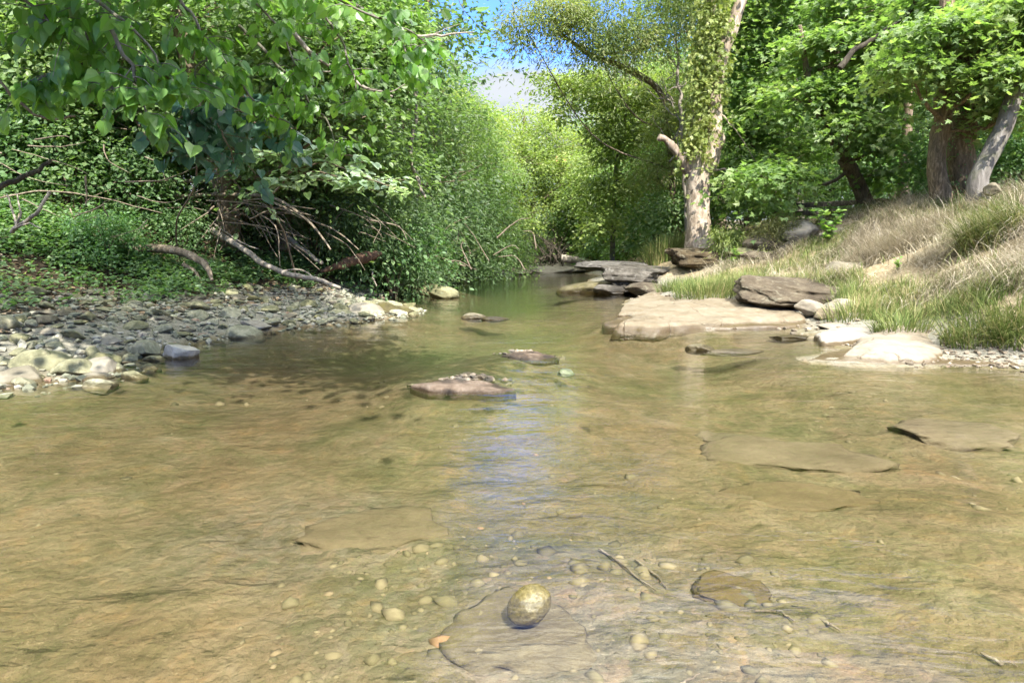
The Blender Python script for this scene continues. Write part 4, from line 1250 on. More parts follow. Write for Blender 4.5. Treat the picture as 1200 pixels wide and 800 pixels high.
# leafless grey sapling left of the white trunk
tw = []
for i in range(22):
    a = (gg.uniform(782, 800), gg.uniform(60, 190), 21.5)
    b = (a[0] + gg.uniform(-44, 30), a[1] - gg.uniform(14, 60), 21.5 + gg.uniform(-.8, .8))
    tw.append(([a, ((a[0] + b[0]) / 2 + gg.uniform(-4, 8), (a[1] + b[1]) / 2 + 5, 21.5), b], [.022, .008]))
wood("bare_sapling", [(806, 285, 21.8), (802, 200, 21.7), (798, 140, 21.5), (797, 90, 21.5), (790, 30, 21.5)], [.09, .075, .06, .05, .02], "leafless grey sapling with bare twigs behind the broken stub arm", DEADP, seed=41, cat="tree", n=40, amp=.08, twigs=tw)

# ------------------------------------------------------------------ trees of the right slope
custom_tree("leaning_maple", 1018, 18.2, [(1014, 236, 18.2), (1003, 210, 18.1), (990, 186, 18.0), (978, 166, 17.9), (962, 130, 17.6), (948, 90, 17.4), (935, 30, 17.2)], [.2, .19, .18, .16, .12, .08, .05], BARK_BROWN,
    [(900, 208, 17.2, 56, 20, .9), (950, 118, 17.2, 55, 22, 1.0), (1036, 98, 16.9, 55, 22, 1.0), (1000, 146, 16.7, 46, 15, .9), (985, 52, 17.2, 60, 22, 1.1), (1036, 168, 17.4, 32, 14, .8), (1050, 30, 17.6, 50, 22, 1), (1010, 0, 17.4, 60, 20, 1.2), (1030, 205, 18.3, 34, 12, .7)],
    "small maple with a dark leaning trunk and light sunlit leaves on the right slope", ncl=430, per=26, leaf=.15, cs=.31, kind="maple", lmat=L_MAPLE, flat=.25, droop=.35, low=.2, seed=33, twigs=12, limb_r=.055)
root, _ = custom_tree("twin_trunk_tree", 1096, 14.2, [(1098, 200, 14.2), (1103, 150, 14.2), (1106, 100, 14.2), (1108, 50, 14.2), (1108, -20, 14.2), (1104, -90, 14.2)], [.18, .17, .165, .16, .14, .1], BARK_VINE,
    [(1100, 40, 13.4, 60, 18, 1.0), (1165, 88, 13.2, 44, 16, .9), (1062, 76, 13.4, 30, 12, .8), (1170, 15, 13.4, 56, 22, 1.1), (1185, 130, 13.8, 26, 12, .7)],
    "slim brown trunk on the right slope standing left of the thick vine-covered one", ncl=300, per=26, leaf=.13, cs=.27, kind="maple", lmat=L_MAPLE, flat=.25, low=.2, seed=34, twigs=10, flare=.25, limb_r=.05)
root, _ = custom_tree("vine_clad_tree", 1126, 14.4, [(1127, 190, 14.4), (1130, 150, 14.4), (1132, 100, 14.4), (1133, 50, 14.4), (1136, -20, 14.4), (1140, -90, 14.4)], [.26, .25, .24, .22, .2, .14], BARK_VINE,
    [(1195, 10, 15.5, 40, 20, 1), (1110, 0, 15.5, 50, 20, 1)], "thick brown trunk wrapped in ivy right of the slim brown trunk", ncl=160, per=30, leaf=.13, cs=.4, kind="maple", lmat=L_MAPLE, seed=35, twigs=6, flare=.3)
ivl, ivo = [], []
for i in range(80):
    py = 240 - 130 * rng.random() ** 1.5; a = rng.uniform(0, 6.28)
    ivl.append(W(1128 + 15 * math.cos(a) * rng.uniform(.8, 1.15), py, 14.4 + .3 * math.sin(a)) - np.array(root.location)); ivo.append((math.cos(a), math.sin(a), 0))
mb = MB(); cluster_leaves(mb, np.array(ivl), np.array(ivo), 18, .06, .12, "diamond", flat=1, up=.3, droop=.6)
obj("ivy", mb.mesh("ivy", L_COVER, False), root)
custom_tree("leaning_tree", 1138, 13.0, [(1146, 212, 13), (1160, 182, 13), (1174, 150, 13), (1190, 112, 13), (1206, 76, 13), (1230, 20, 13), (1260, -50, 13)], [.19, .17, .16, .15, .14, .13, .1], BARK_GREY,
    [(1280, -60, 13, 50, 30, 1.3), (1215, 60, 13.8, 24, 30, .8)], "smooth grey trunk leaning right over the grassy slope", ncl=170, per=30, leaf=.13, cs=.36, kind="maple", lmat=L_MAPLE, seed=36, twigs=6, flare=.15, rough=.06)
custom_tree("background_maple", 908, 22.5, [(908, 200, 22.5), (912, 120, 22.4), (915, 40, 22.3), (918, -40, 22.2)], [.17, .15, .12, .08, .04], BARK_BROWN,
    [(868, 25, 21.5, 30, 18, 1.1), (872, 105, 21.3, 30, 16, 1.0), (868, 150, 21.2, 28, 12, .9), (880, 60, 21.5, 40, 20, 1.4), (930, 100, 21.5, 44, 18, 1.4), (890, 140, 21.5, 38, 16, 1.2), (950, 40, 21.5, 50, 18, 1.4), (900, 5, 21.5, 50, 20, 1.5), (880, 195, 21, 36, 14, 1.2), (935, 175, 21.5, 40, 14, 1.2), (885, 240, 21, 30, 12, 1)],
    "sunlit yellow-green maple between the white ivy-clad tree and the leaning one", ncl=540, per=32, leaf=.15, cs=.36, kind="maple", lmat=L_MAPLE, flat=.28, seed=37, twigs=10, limb_r=.045)
# dark branch arching above the small maple
wood("bare_branch", [(984, 80, 15.6), (1000, 60, 15.6), (1020, 48, 15.6), (1045, 32, 15.5), (1068, 12, 15.4), (1076, -10, 15.4)], [.07, .06, .05, .045], "dark arching branch crossing the bright maple leaves", DARKW, seed=43, cat="branch")
wood("forest_trunk", [(938, 285, 24), (937, 230, 24), (936, 180, 24), (930, 110, 24), (926, 20, 24)], [.16, .15, .13, .12, .08], "dim slender trunk in the shade left of the fence", BARK_GREY, seed=44, cat="tree", n=30)
wood("forest_trunk", [(972, 240, 27), (974, 200, 27), (978, 120, 27), (984, 20, 27)], [.2, .18, .15, .1], "dark trunk in the shade above the fence", DARKW, seed=45, cat="tree", n=30)
wood("forest_trunk", [(1058, 240, 19), (1060, 190, 19), (1064, 130, 19), (1060, 40, 19)], [.15, .14, .12, .08], "brown trunk half hidden by leaves between the maple and the twin trunks", BARK_BROWN, seed=46, cat="tree", n=30)
wood("forest_trunk", [(440, 300, 19.5), (446, 200, 19.5), (452, 140, 19.5), (440, 90, 19.4), (448, 30, 19.3), (456, -30, 19.2)], [.25, .22, .2, .18, .16, .12], "blotchy whitish trunk glimpsed high among the left bank leaves", BARK_SYC, seed=47, cat="tree", n=36)

# ------------------------------------------------------------------ left bank trees in front
custom_tree("leaning_bank_tree", 268, 13.9, [(268, 262, 13.7), (264, 235, 13.5), (258, 205, 13.4), (250, 170, 13.3), (236, 120, 13.0), (215, 50, 12.7), (200, -40, 12.5)], [.25, .22, .21, .19, .18, .15, .11], BARK_BROWN,
    [(300, 110, 12.8, 90, 34, 1.2), (150, 130, 13.4, 110, 34, 1.3), (380, 60, 12.8, 80, 46, 1.3), (60, 160, 14.0, 90, 34, 1.2), (230, 20, 12.8, 120, 50, 1.6), (400, 140, 12.8, 60, 34, 1.1), (90, 60, 13.4, 110, 50, 1.5), (320, 190, 13.7, 60, 20, .9)],
    "leaning brown-trunked tree on the undercut left bank", ncl=760, per=36, leaf=.115, cs=.30, kind="oval", lmat=L_GREEN, flat=.35, droop=.4, low=.4, seed=51, twigs=14, limb_r=.05)
custom_tree("bank_tree", 334, 14.6, [(333, 255, 15.1), (335, 225, 15.1), (340, 190, 15.1), (352, 140, 15.0), (370, 60, 14.8), (380, -40, 14.8)], [.17, .15, .14, .13, .1, .06], BARK_BROWN,
    [(430, 110, 14.4, 60, 44, 1.2), (450, 190, 15.2, 50, 28, 1.0), (452, 40, 14.6, 40, 50, 1.2), (400, 20, 14.0, 70, 40, 1.3), (420, 230, 15.9, 40, 18, .9)],
    "slimmer second trunk on the left bank, right of the leaning brown one", ncl=420, per=36, leaf=.115, cs=.3, kind="oval", lmat=L_GREEN, flat=.35, droop=.4, seed=52, twigs=12, limb_r=.045)

# the near overhanging tree: trunk just outside the picture, limbs and hanging leaves over the water
loc = np.array([-6.6, 5.6, z1(-6.6, 5.6) - .1])
root = empty("overhanging_tree", loc)
tag(root, "nearest left tree with big heart-shaped leaves hanging into the upper left corner", "tree")
mb = MB()
tube(mb, smooth_path([(0, 0, 0), (.3, 0, 1.6), (.7, .1, 3.2), (1.6, .2, 4.0), (3.0, .1, 4.2), (5.2, -.4, 4.3)], 34, .06, 3), [.24, .2, .18, .15, .11, .05], 12, rough=.12)
crown_lobes = [(a + 6.6, b - 5.6, c - loc[2], e, f, h) for a, b, c, e, f, h in [(-3.8, 4.6, 4.6, 1.8, 1.6, .7), (-2.3, 3.7, 4.7, 1.5, 1.4, .6), (-.6, 3.3, 4.8, 1.3, 1.2, .5), (.4, 2.4, 4.9, .9, .9, .4), (-3.6, 7.0, 5.3, 1.8, 1.6, .7), (-2.3, 6.0, 5.2, 1.1, 1.1, .5), (-5.6, 6, 5, 2, 2, .9), (-3.2, 9.4, 6.2, 1.4, 1.4, .6)]]
for j, lb in enumerate(crown_lobes):
    tube(mb, smooth_path([(.9, .15, 3.3), (np.array([.9, .15, 3.3]) + np.array(lb[:3])) / 2 + np.array([0, 0, .3]), lb[:3]], 14, .06, j), [.09, .05, .02], 6)
cl, out, li = lobe_clusters(crown_lobes, 460)
LM = MB(); cluster_leaves(LM, cl, out, 46, .13, .36, "oval")
near = [
    [(-80, -60, 5.0), (0, -20, 5.0), (50, 20, 5.1), (75, 40, 5.1)],
    [(-60, -70, 5.3), (80, -20, 5.2), (150, 30, 5.2), (190, 80, 5.2), (205, 105, 5.2)],
    [(60, -40, 5.6), (130, 10, 5.5), (120, 60, 5.4), (60, 90, 5.3), (25, 98, 5.3)],
    [(120, -60, 5.6), (200, -10, 5.5), (240, 50, 5.5), (230, 90, 5.4)],
    [(120, 20, 5.0), (150, 70, 5.0), (165, 110, 5.0), (178, 140, 5.0)],
    [(100, 30, 5.4), (120, 80, 5.3), (140, 115, 5.3)],
    [(180, -60, 6.2), (270, -20, 6.2), (330, 40, 6.2), (350, 90, 6.2)],
    [(240, -60, 6.4), (340, -30, 6.5), (420, 10, 6.5), (470, 30, 6.4), (500, 50, 6.4)],
    [(300, -40, 6.8), (380, 20, 6.8), (410, 80, 6.8), (420, 120, 6.8)],
    [(200, 20, 6.6), (260, 70, 6.6), (300, 120, 6.6), (345, 150, 6.6)],
    [(280, 30, 7.2), (340, 90, 7.2), (380, 140, 7.2), (400, 170, 7.2)],
    [(360, -30, 7.0), (440, 20, 7.0), (475, 60, 7.0), (480, 90, 7.0)],
]
P_, T_, N_, S_, K_ = [], [], [], [], []
for j, pth in enumerate(near):
    S = smooth_path(np.array([W(*q) - loc for q in pth]), 22, .03, j + 40)
    tube(mb, S, [.018, .012, .005], 5)
    for k in range(15 if j < 6 else 19):
        i = int(rng.integers(3, 22)); st = S[i]
        d = nrm(rng.normal(size=3) * np.array([.9, .7, .35]) + np.array([.25, -.1, -.25]))
        ln = rng.uniform(.18, .42)
        e = st + d * ln + np.array([0, 0, -.12 * ln])
        tube(mb, smooth_path([st, (st + e) / 2 + [0, 0, .03], e], 5), [.005, .002], 4)
        cr = rng.random()
        for q in np.linspace(.15, 1, 6):
            b = st + (e - st) * q
            P_.append(b + rng.normal(size=3) * .015)
            sd = np.cross(d, [0, 0, 1]) * (1 if rng.random() > .5 else -1)
            T_.append(d * .35 + sd * .55 + DOWN * rng.uniform(.5, 1.3) + rng.normal(size=3) * .2)
            N_.append(np.array([.1, -.45, .75]) + rng.normal(size=3) * .4)
            S_.append(rng.uniform(.075, .135) * (1 if j < 6 else .95)); K_.append(.4 * cr + .6 * rng.random())
add_leaves(LM, P_, T_, N_, np.array(S_), "heart", np.array(K_))
obj("trunk", mb.mesh("trunk", BARK_GREY), root)
obj("crown", LM.mesh("crown", L_NEAR, False), root)

# blue-green large-leaved vine in the shade, and a pale layered spray in the sun
def spray_thing(name, base, stem_px, stem_r, paths, nt, tl, lpt, size, kind, lmat, label, cat, hang, flatn, bark=BARK_BROWN, jit=(.9, .7, .3)):
    root = empty(name, base); tag(root, label, cat)
    mb, lm = MB(), MB()
    tube(mb, smooth_path([(0, 0, 0)] + rel(base, stem_px), 26, .04, 3), stem_r, 7)
    P, T, Nn, S, K = [], [], [], [], []
    for j, pth in enumerate(paths):
        Q = smooth_path(rel(base, pth), 18, .03, j + 60)
        tube(mb, Q, [.014, .009, .004], 5)
        for k in range(nt):
            i = int(rng.integers(2, 18)); st = Q[i]
            d = nrm(rng.normal(size=3) * np.array(jit))
            ln = tl * rng.uniform(.5, 1.1); e = st + d * ln + np.array([0, 0, -.15 * ln])
            tube(mb, [st, (st + e) / 2, e], [.005, .002], 3)
            cr = rng.random()
            for q in np.linspace(.1, 1, lpt):
                sd = np.cross(d, [0, 0, 1]) * (1 if rng.random() > .5 else -1)
                P.append(st + (e - st) * q + rng.normal(size=3) * .02)
                T.append(d * .5 + sd * .7 + DOWN * hang * rng.uniform(.5, 1.4) + rng.normal(size=3) * .2)
                Nn.append(np.array([0, -.25, flatn]) + rng.normal(size=3) * .35)
                S.append(size * rng.uniform(.6, 1.2)); K.append(.5 * cr + .5 * rng.random())
    add_leaves(lm, P, T, Nn, np.array(S), kind, np.array(K))
    obj("stem", mb.mesh("stem", bark), root)
    obj("leaves", lm.mesh("leaves", lmat, False), root)
    return root

spray_thing("broadleaf_vine", ground_at(215, 12.5), [(205, 262, 11.6), (232, 215, 10.2), (228, 160, 8.6), (240, 120, 7.4)], [.016, .013, .01],
    [[(230, 120, 7.3), (250, 140, 6.9), (265, 165, 6.7), (275, 200, 6.7)], [(240, 115, 7.3), (280, 130, 7), (310, 155, 6.8), (330, 185, 6.8)], [(225, 130, 7.2), (200, 145, 6.9), (180, 165, 6.8)],
     [(235, 120, 7.4), (220, 160, 7.2), (215, 190, 7.1)], [(260, 110, 7.6), (310, 120, 7.5), (340, 150, 7.4)], [(250, 130, 7.6), (270, 170, 7.5), (300, 205, 7.4)]],
    11, .32, 5, .15, "heart", L_BLUE, "dark blue-green climber with large rounded leaves hanging in the shade above the brown trunk", "climbing plant", .8, .7)
spray_thing("pale_sapling", ground_at(352, 13.4), [(330, 268, 12.4), (318, 236, 11.2), (338, 205, 9.4), (350, 192, 9)], [.018, .015, .012],
    [[(345, 200, 9), (380, 190, 8.7), (420, 205, 8.5), (465, 222, 8.4)], [(345, 200, 9), (390, 205, 8.6), (440, 226, 8.4)], [(345, 195, 9), (370, 175, 8.8), (400, 168, 8.7)],
     [(340, 200, 9), (320, 215, 8.7), (305, 228, 8.6)], [(345, 195, 9), (330, 180, 8.7), (310, 178, 8.6)], [(345, 200, 9), (400, 215, 8.8), (455, 210, 8.7)], [(350, 190, 9), (390, 180, 8.9), (425, 188, 8.8)]],
    14, .34, 6, .11, "heart", L_PALE, "sapling with pale sunlit layered leaves reaching over the gravel bar", "sapling", .25, 1.3, jit=(1, .8, .1))
# ------------------------------------------------------------------ shrubs and small plants
def shrub(name, loc, label, cat, H, rad, ncl, per, leaf, cs, kind, lmat, seed, nst=7, group=None, flat=.6, droop=.4, rz=0, sc=1.0):
    root = empty(name, loc, rz, sc); tag(root, label, cat, group)
    g_ = np.random.default_rng(seed)
    mb = MB(); lobes = []
    for i in range(nst):
        a = i * 2.4; q = g_.uniform(.25, .75)
        e = np.array([math.cos(a) * rad * q, math.sin(a) * rad * q, H * g_.uniform(.5, .9)])
        tube(mb, smooth_path([(0, 0, -.1), (e[0] * .3, e[1] * .3, e[2] * .55), e], 8, .04, i), [.022, .014, .006], 5)
        lobes.append((*e, rad * .5, rad * .5, H * .26))
        if i % 2: lobes.append((e[0] * 1.2, e[1] * 1.2, H * .25, rad * .4, rad * .4, H * .2))
    obj("stems", mb.mesh("stems", BARK_BROWN), root)
    cl, out, li = lobe_clusters(lobes, ncl, (.3, 1), .7)
    lm = MB(); cluster_leaves(lm, cl, out, per, leaf, cs, kind, flat, .9, droop)
    obj("foliage", lm.mesh("foliage", lmat, False), root)
    return root


GS = "shrubs under the left bank trees"
S1 = shrub("understory_shrub", ground_at(165, 13.2), "bright small-leaved shrub above the curved log", "shrub", 1.3, 1.0, 120, 26, .085, .24, "oval", L_COVER, 61, group=GS)
S2 = shrub("dark_shrub", ground_at(455, 16.5), "dark drooping shrub beyond the red rotten log", "shrub", 2.2, 1.5, 230, 44, .10, .26, "lance", L_DARK, 62, group=GS)
for px, d, s, src, lab in [
    (20, 13, 1.2, S1, "leafy shrub at the far left behind the bare tan stems"), (95, 13.2, 1.15, S1, "leafy shrub behind the thick mossy log"), (222, 13.0, .6, S1, "low leafy shrub at the left foot of the leaning trunk"),
    (130, 11.6, .6, S1, "small leafy plant in front of the curved log"), (60, 15, 2.0, S1, "taller leafy shrub high on the left bank"), (160, 15.2, 2.0, S1, "taller leafy shrub up the bank behind the curved log"),
    (300, 15, 1.4, S2, "dark drooping shrub right behind the leaning trunk"), (370, 15.2, 1.1, S2, "dark drooping shrub behind the propped pale branch"), (405, 15.6, 1.15, S2, "dark drooping shrub behind the red rotten log"),
    (225, 16, 1.6, S2, "tall dark shrub behind the leaning trunk, on its left"), (462, 15.9, 1.3, S1, "broad-leaved bush in front of the dark drooping shrubs beyond the red log"), (492, 18.4, 1.0, S1, "broad-leaved bush at the back of the far shingle"), (490, 19.5, 1.3, S2, "dark drooping shrub over the far shingle"), (520, 22.5, 1.4, S2, "dark drooping shrub at the bend of the left shore"),
    (548, 26.5, 1.3, S2, "dark drooping shrub just left of the far pale boulder"), (430, 18, 1.5, S2, "tall dark shrub behind the far shingle"), (345, 17, 1.7, S2, "tall dark shrub between the two bank trunks")]:
    copy_thing(src, ground_at(px, d), rng.uniform(0, 6), s, lab, GS)
GF = "shrubs along the far shore"
for px, d, s, src, lab in [(612, 33.5, 1.0, S2, "dark shrub at the left of the brush pile"), (690, 34, 1.0, S1, "leafy shrub behind the driftwood log"), (662, 35, 1.6, S1, "tall leafy shrub behind the brush pile"),
                           (735, 30, 1.7, S1, "leafy shrub hanging low behind the long grey ledge"), (770, 26, 1.6, S1, "leafy shrub between the ledge and the white tree"), (590, 31.5, 1.1, S1, "light leafy shrub right of the far pale boulder"), (800, 22.5, 1.3, S1, "leafy shrub close behind the foot of the white tree")]:
    copy_thing(src, ground_at(px, d), rng.uniform(0, 6), s, lab, GF)
GR = "shrubs in the wood on the right"
for px, d, s, src, lab in [(870, 25, 2.0, S2, "dark shrub behind the rusty bush"), (1040, 21, 1.5, S1, "bright shrub right of the fence"), (1075, 17.2, 1.0, S1, "bright shrub at the left foot of the twin trunks"), (920, 27, 2.0, S1, "leafy shrub in the shade left of the fence"),
                           (1120, 16, 1.1, S1, "leafy shrub behind the ivy-wrapped trunk"), (1185, 15.5, .9, S1, "low leafy shrub right of the leaning grey trunk"), (1000, 26, 2.0, S2, "dark shrub behind the fence rails"), (1160, 22, 2.2, S2, "tall dark shrub beyond the leaning grey trunk"), (1215, 15, .9, S1, "low leafy shrub at the right edge of the slope")]:
    copy_thing(src, ground_at(px, d), rng.uniform(0, 6), s, lab, GR)
shrub("fern_bush", ground_at(847, 17.4), "yellow-green feathery bush right of the white trunk's foot", "bush", .85, .42, 80, 30, .12, .12, "lance", L_YEL, 63, 6, droop=.8)
shrub("rusty_bush", ground_at(900, 16.5), "rounded rusty green bush on the right bank behind the reddish flat stone", "bush", .95, .62, 150, 36, .08, .13, "lance", L_RUST, 64, 9, droop=.5)


def stem_plant(name, loc, H, n, leaf, lmat, label, cat, seed, spread=.25, kind="oval", up=.6):
    root = empty(name, loc); tag(root, label, cat)
    g_ = np.random.default_rng(seed)
    mb = MB(); P, T, Nn, S = [], [], [], []
    for s in range(4):
        a = s * 1.9 + g_.random()
        e = np.array([math.cos(a) * spread * g_.uniform(.3, 1), math.sin(a) * spread * g_.uniform(.3, 1), H * g_.uniform(.6, 1)])
        Q = smooth_path([(0, 0, -.05), e * [.35, .35, .5], e], 12, .01, s + seed)
        tube(mb, Q, [.009, .006, .003], 5)
        for i in range(n):
            q = Q[int(g_.integers(3, 12))]
            b = g_.uniform(0, 6.28)
            P.append(q); T.append((math.cos(b), math.sin(b), g_.uniform(-.2, .7))); Nn.append((g_.normal() * .3, -.35 + g_.normal() * .3, 1)); S.append(leaf * g_.uniform(.6, 1.2))
    lm = MB(); add_leaves(lm, P, T, Nn, np.array(S), kind, g_.random(len(P)))
    obj("stem", mb.mesh("stem", BARK_BROWN), root)
    obj("leaves", lm.mesh("leaves", lmat, False), root)
    return root


stem_plant("broadleaf_sapling", ground_at(966, 15.0), .86, 26, .16, L_SAP, "bright yellow-green sapling with big leaves beside the pale pinkish boulder", "sapling", 71, .36)
stem_plant("leafy_plant", ground_at(860, 16.4), .62, 18, .13, L_SAP, "bright yellow-green leafy plant growing beside the brown boulder under the white tree", "plant", 72, .14)
stem_plant("leafy_plant", ground_at(1049, 11.0), .30, 10, .06, L_SAP, "tiny yellow-green seedling in the dry grass of the slope", "plant", 73, .08)

# ------------------------------------------------------------------ weathered fence in the wood
WOODF = bark_mat("weathered_fence_wood", (.05, .045, .038), (.12, .105, .088), (.22, .20, .17), 5, stretch=1)
fl_ = W(934, 262, 21.5)
froot = empty("rail_fence", (fl_[0], fl_[1], z1(fl_[0], fl_[1]))); tag(froot, "low weathered wooden rail fence half hidden under the trees behind the sapling", "fence")
def beam(a, b, h, t_):
    a, b = np.array(a), np.array(b); mbx = MB()
    ux = nrm(b - a); uy = nrm(np.cross([0, 0, 1], ux)); uz = np.cross(ux, uy)
    L = np.linalg.norm(b - a); n = 12; V = []
    prof = [(-1, -.8), (-.8, -1), (.8, -1), (1, -.8), (1, .8), (.8, 1), (-.8, 1), (-1, .8)]
    for i in range(n):
        c = a + ux * L * i / (n - 1)
        w_ = 1 + .08 * math.sin(i * 2.1 + L)
        V.append([c + uy * t_ / 2 * p * w_ + uz * h / 2 * q * w_ for p, q in prof])
    V = np.array(V); I_ = np.arange(n * 8).reshape(n, 8)
    mbx.add(V.reshape(-1, 3), np.stack([I_[:-1], np.roll(I_, -1, 1)[:-1], np.roll(I_, -1, 1)[1:], I_[1:]], -1).reshape(-1, 4))
    mbx.f.append((I_[:1, ::-1].copy(), np.array([.5]))); mbx.f.append((I_[-1:], np.array([.5])))
    return mbx
o0 = np.array(froot.location)
for px, d in [(937, 21.4), (968, 20.6), (1003, 19.8), (1042, 19)]:
    a = W(px, 262, d); z0 = z1(a[0], a[1]); top = W(px, np.interp(px, [937, 1042], [240, 235]), d)[2]
    obj("post", beam(np.array([a[0], a[1], z0 - .2]) - o0, np.array([a[0], a[1], top + .06]) - o0, .14, .14).mesh("post", WOODF), froot)
for dy in (2, 11, 20):
    a = W(934, 239 + dy, 21.3); b = W(1046, 233 + dy, 18.75)
    obj("rail", beam(a - o0, b - o0, .15, .06).mesh("rail", WOODF), froot)

# ------------------------------------------------------------------ grass
def blades(mb, x, y, z, L, w, lean, az, rnd, seg=4, curl=1.0):
    n = len(x)
    t_ = np.linspace(0, 1, seg + 1)
    base = np.stack([x, y, z], 1)
    h = np.stack([np.cos(az), np.sin(az), np.zeros(n)], 1)
    side = np.stack([-np.sin(az), np.cos(az), np.zeros(n)], 1)
    # turn the flat of the blade a little at random
    tw_ = rng.uniform(-1, 1, n)[:, None]
    side = nrm(side + h * tw_ * .6)
    rows = []
    for q in t_:
        a = lean * (q if curl else 1) * 1.0
        p = base + h * (L * q * np.sin(lean * (.35 + .65 * q)))[:, None] + np.array([0, 0, 1.0]) * (L * q * np.cos(lean * (.35 + .65 * q)))[:, None]
        ww = (w * (1 - q ** 1.6) * .5 + .0004)[:, None]
        rows.append(p - side * ww); rows.append(p + side * ww)
    V = np.stack(rows, 1)
    k = 2 * (seg + 1)
    F = np.array([(2 * i, 2 * i + 1, 2 * i + 3, 2 * i + 2) for i in range(seg)])
    mb.add(V.reshape(-1, 3), (F[None] + (np.arange(n) * k)[:, None, None]).reshape(-1, 4), np.repeat(rnd, seg))


GREENG = grass_mat("green_grass", [(.0, (0.056, 0.085, 0.019)), (.4, (0.112, 0.159, 0.038)), (.7, (0.189, 0.210, 0.065)), (.88, (0.284, 0.248, 0.107)), (1, (0.397, 0.315, 0.175))])
DRYG = grass_mat("dry_grass", [(.0, (0.121, 0.101, 0.055)), (.25, (0.259, 0.221, 0.140)), (.65, (0.396, 0.348, 0.246)), (1, (0.499, 0.451, 0.364))])


def scatter(n, fx, fy, fn):
    X_, Y_ = [], []
    c = 0; it = 0
    while c < n and it < 200:
        it += 1
        x = rng.uniform(*fx, 20000); y = rng.uniform(*fy, 20000)
        zb = zbase(x, y)
        dens = fn(x, y, zb)
        k = rng.random(len(x)) < dens
        X_.append(x[k]); Y_.append(y[k]); c += k.sum()
    x = np.concatenate(X_)[:n]; y = np.concatenate(Y_)[:n]
    return x, y, zt(x, y)


def inview2(x, y, m=.86): return (x / y < m) & (x / y > -.86)
slope = lambda x, y, z: (x > 3.2) & inview2(x, y) & (y < 19)
rock_free = lambda x, y: 1 - np.clip(np.exp(-(((x - 4.95) / .8) ** 2 + ((y - 11.4) / .55) ** 2) * 1.1) * 1.6, 0, 1)
pat = lambda x, y, s, o: fbm(np.c_[x * s, y * s, x * 0 + o], 3)
# matted dry straw swept downstream over the slope
x, y, z = scatter(42000, (4.2, 11), (6.2, 17), lambda x, y, zb: slope(x, y, zb) * sstep(.32, .7, zb) * np.clip(.6 + 1.6 * pat(x, y, 1.3, 2), 0.04, 1) * rock_free(x, y) * np.clip(1.5 - y / 16, .3, 1))
n = len(x); mb = MB()
sw = 2.9 + 1.6 * pat(x, y, .9, 6)
blades(mb, x, y, z + .01, rng.uniform(.12, .34, n) * np.where(rng.random(n) < .12, 2.2, 1), rng.uniform(.004, .010, n), np.clip(rng.normal(1.35, .36, n), .1, 1.85), sw + rng.normal(0, 1.1, n) + .4, rng.random(n), 4)
tag(obj("dry_grass", mb.mesh("dry_grass", DRYG, False)), "matted straw-coloured grass lying over the right slope", "grass", kind="stuff")
x, y, z = scatter(45000, (3.2, 11), (6.6, 18.5), lambda x, y, zb: slope(x, y, zb) * np.clip(sstep(.2, .32, zb) * (.35 + 1.6 * sstep(.85, .3, zb)) * np.clip(.4 + 1.6 * pat(x, y, 1.1, 12), 0, 1), 0, 1) * rock_free(x, y) * (1 - .9 * np.exp(-((zb - .24) / .06) ** 2) * (y < 12)))
n = len(x); mb = MB()
blades(mb, x, y, z, rng.uniform(.08, .30, n), rng.uniform(.005, .010, n), np.abs(rng.normal(.75, .4, n)), rng.uniform(0, 6.28, n), rng.random(n), 4)
tag(obj("grass", mb.mesh("grass", GREENG, False)), "fresh green grass along the foot of the right slope", "grass", kind="stuff")


def tuft(name, loc, n, L, spread, mat, label, seed, lean=.7, az=None, w=.009, azs=3.14):
    g_ = np.random.default_rng(seed)
    a = g_.uniform(0, 6.28, n); r = spread * np.sqrt(g_.random(n))
    x = loc[0] + np.cos(a) * r; y = loc[1] + np.sin(a) * r
    mb = MB()
    blades(mb, x, y, zt(x, y), L * g_.uniform(.5, 1.15, n), np.full(n, w) * g_.uniform(.6, 1.2, n), np.abs(g_.normal(lean, .3, n)), (a if az is None else az) + g_.normal(0, .5 if az is None else azs, n), g_.random(n), 5)
    return tag(obj(name, mb.mesh(name, mat, False, loc), None, loc), label, "grass")


def gp(px, d):
    a = ground_at(px, d); return (a[0], a[1], a[2] + .05)


tuft("grass_tuft", gp(828, 12.9), 800, .42, .62, GREENG, "dense green grass tuft behind the middle of the long pale slab", 1, .55)
tuft("grass_tuft", gp(870, 13.1), 600, .40, .5, GREENG, "green grass tuft behind the right part of the long pale slab", 2, .6)
tuft("grass_tuft", gp(792, 14.3), 500, .34, .4, GREENG, "thin grass tuft by the dark ledge's right end", 3, .6)
tuft("grass_tuft", gp(778, 20.5), 900, .9, .6, GREENG, "tall grass tuft left of the white trunk's foot", 4, .45, w=.02)
tuft("grass_tuft", gp(1160, 9.9), 1500, .75, .42, GREENG, "overhanging dark green grass mound near the right edge of the slope", 5, 1.0, 2.9, azs=.6)
tuft("grass_tuft", gp(1028, 12.6), 1300, .6, .5, DRYG, "shaggy overhanging straw mound at the left shoulder of the slope", 6, 1.1, 3.3, azs=.6)
tuft("grass_tuft", gp(1085, 12.3), 900, .6, .5, DRYG, "straw mound on the crest below the twin trunks", 7, 1.0, 3.3, azs=.7)
tuft("grass_tuft", gp(1060, 8.35), 420, .36, .34, GREENG, "green tuft right behind the smooth cream slab", 8, .7)
tuft("grass_tuft", gp(1150, 7.35), 520, .46, .36, GREENG, "bright green tuft above the right gravel", 9, .8, 3.6, azs=.8)
tuft("grass_tuft", gp(1205, 7.0), 420, .5, .3, GREENG, "long-bladed tuft at the right edge above the gravel", 10, .9, 3.8, azs=.6)
tuft("grass_tuft", gp(1010, 9.6), 460, .36, .5, GREENG, "blue-green tuft between the rounded tan stone and the slope", 11, .6)

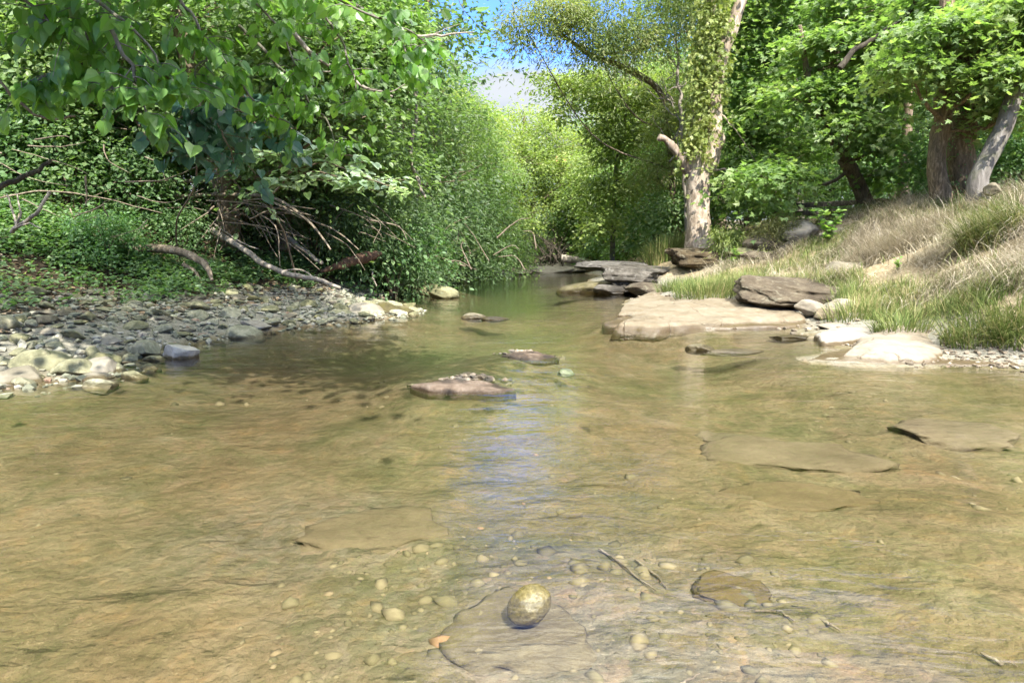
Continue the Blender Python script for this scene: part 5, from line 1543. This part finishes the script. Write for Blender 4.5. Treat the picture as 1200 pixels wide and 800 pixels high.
# ------------------------------------------------------------------ left bank ground cover and litter
lb = lambda x, y, zb: (x < -3) & inview2(x, y) & (zb > .30)
x, y, z = scatter(19000, (-11, -3), (7, 19), lambda x, y, zb: lb(x, y, zb) * np.clip(.4 + 1.2 * pat(x, y, 1.1, 5), .08, 1) * sstep(.3, .6, zb))
n = len(x); mb = MB(); k = 4
xx = np.repeat(x, k) + rng.normal(0, .05, n * k); yy = np.repeat(y, k) + rng.normal(0, .05, n * k)
zz = np.repeat(z + rng.uniform(.03, .22, n), k) + rng.normal(0, .02, n * k)
az = rng.uniform(0, 6.28, n * k)
add_leaves(mb, np.c_[xx, yy, zz], np.c_[np.cos(az), np.sin(az), rng.normal(-.1, .3, n * k)], np.c_[rng.normal(0, .35, n * k), rng.normal(-.2, .35, n * k), np.ones(n * k)], rng.uniform(.04, .09, n * k), "oval", rng.random(n * k))
tag(obj("ground_cover", mb.mesh("ground_cover", L_COVER, False)), "low green leafy ground cover on the shaded left bank", "ground cover", kind="stuff")
x, y, z = scatter(9000, (-11, -3), (6.4, 16), lambda x, y, zb: (x < -3) & inview2(x, y) & (zb > .25))
n = len(x); mb = MB(); az = rng.uniform(0, 6.28, n)
add_leaves(mb, np.c_[x, y, z + .015], np.c_[np.cos(az), np.sin(az), rng.normal(0, .15, n)], np.c_[rng.normal(0, .3, (n, 2)), np.ones(n)], rng.uniform(.04, .09, n), "oval", rng.random(n))
m, t = newmat("dead_leaf_mat"); N = NT(t)
at = N.n("Attribute", attribute_name="rnd").outputs["Fac"]
p = N.n("BsdfPrincipled"); N.l(N.ramp(at, [(0, (.05, .03, .015)), (.5, (.14, .09, .045)), (.85, (.26, .18, .1)), (1, (.38, .3, .2))]), p.inputs["Base Color"]); p.inputs["Roughness"].default_value = .7; N.out(p.outputs[0])
tag(obj("leaf_litter", mb.mesh("leaf_litter", m, False)), "brown dead leaves littering the left bank", "leaf litter", kind="stuff")

# ------------------------------------------------------------------ render settings
vs = scene.view_settings
vs.view_transform = "Standard"; vs.look = "None"; vs.gamma = 1.0; vs.use_curve_mapping = False
vs.exposure = 2.5
cy = scene.cycles
cy.max_bounces = 10; cy.diffuse_bounces = 7; cy.glossy_bounces = 3; cy.transmission_bounces = 5; cy.transparent_max_bounces = 10
cy.caustics_reflective = False; cy.caustics_refractive = False
cy.sample_clamp_indirect = 4.0
cy.use_denoising = True
try: cy.denoiser = "OPENIMAGEDENOISE"
except Exception: pass
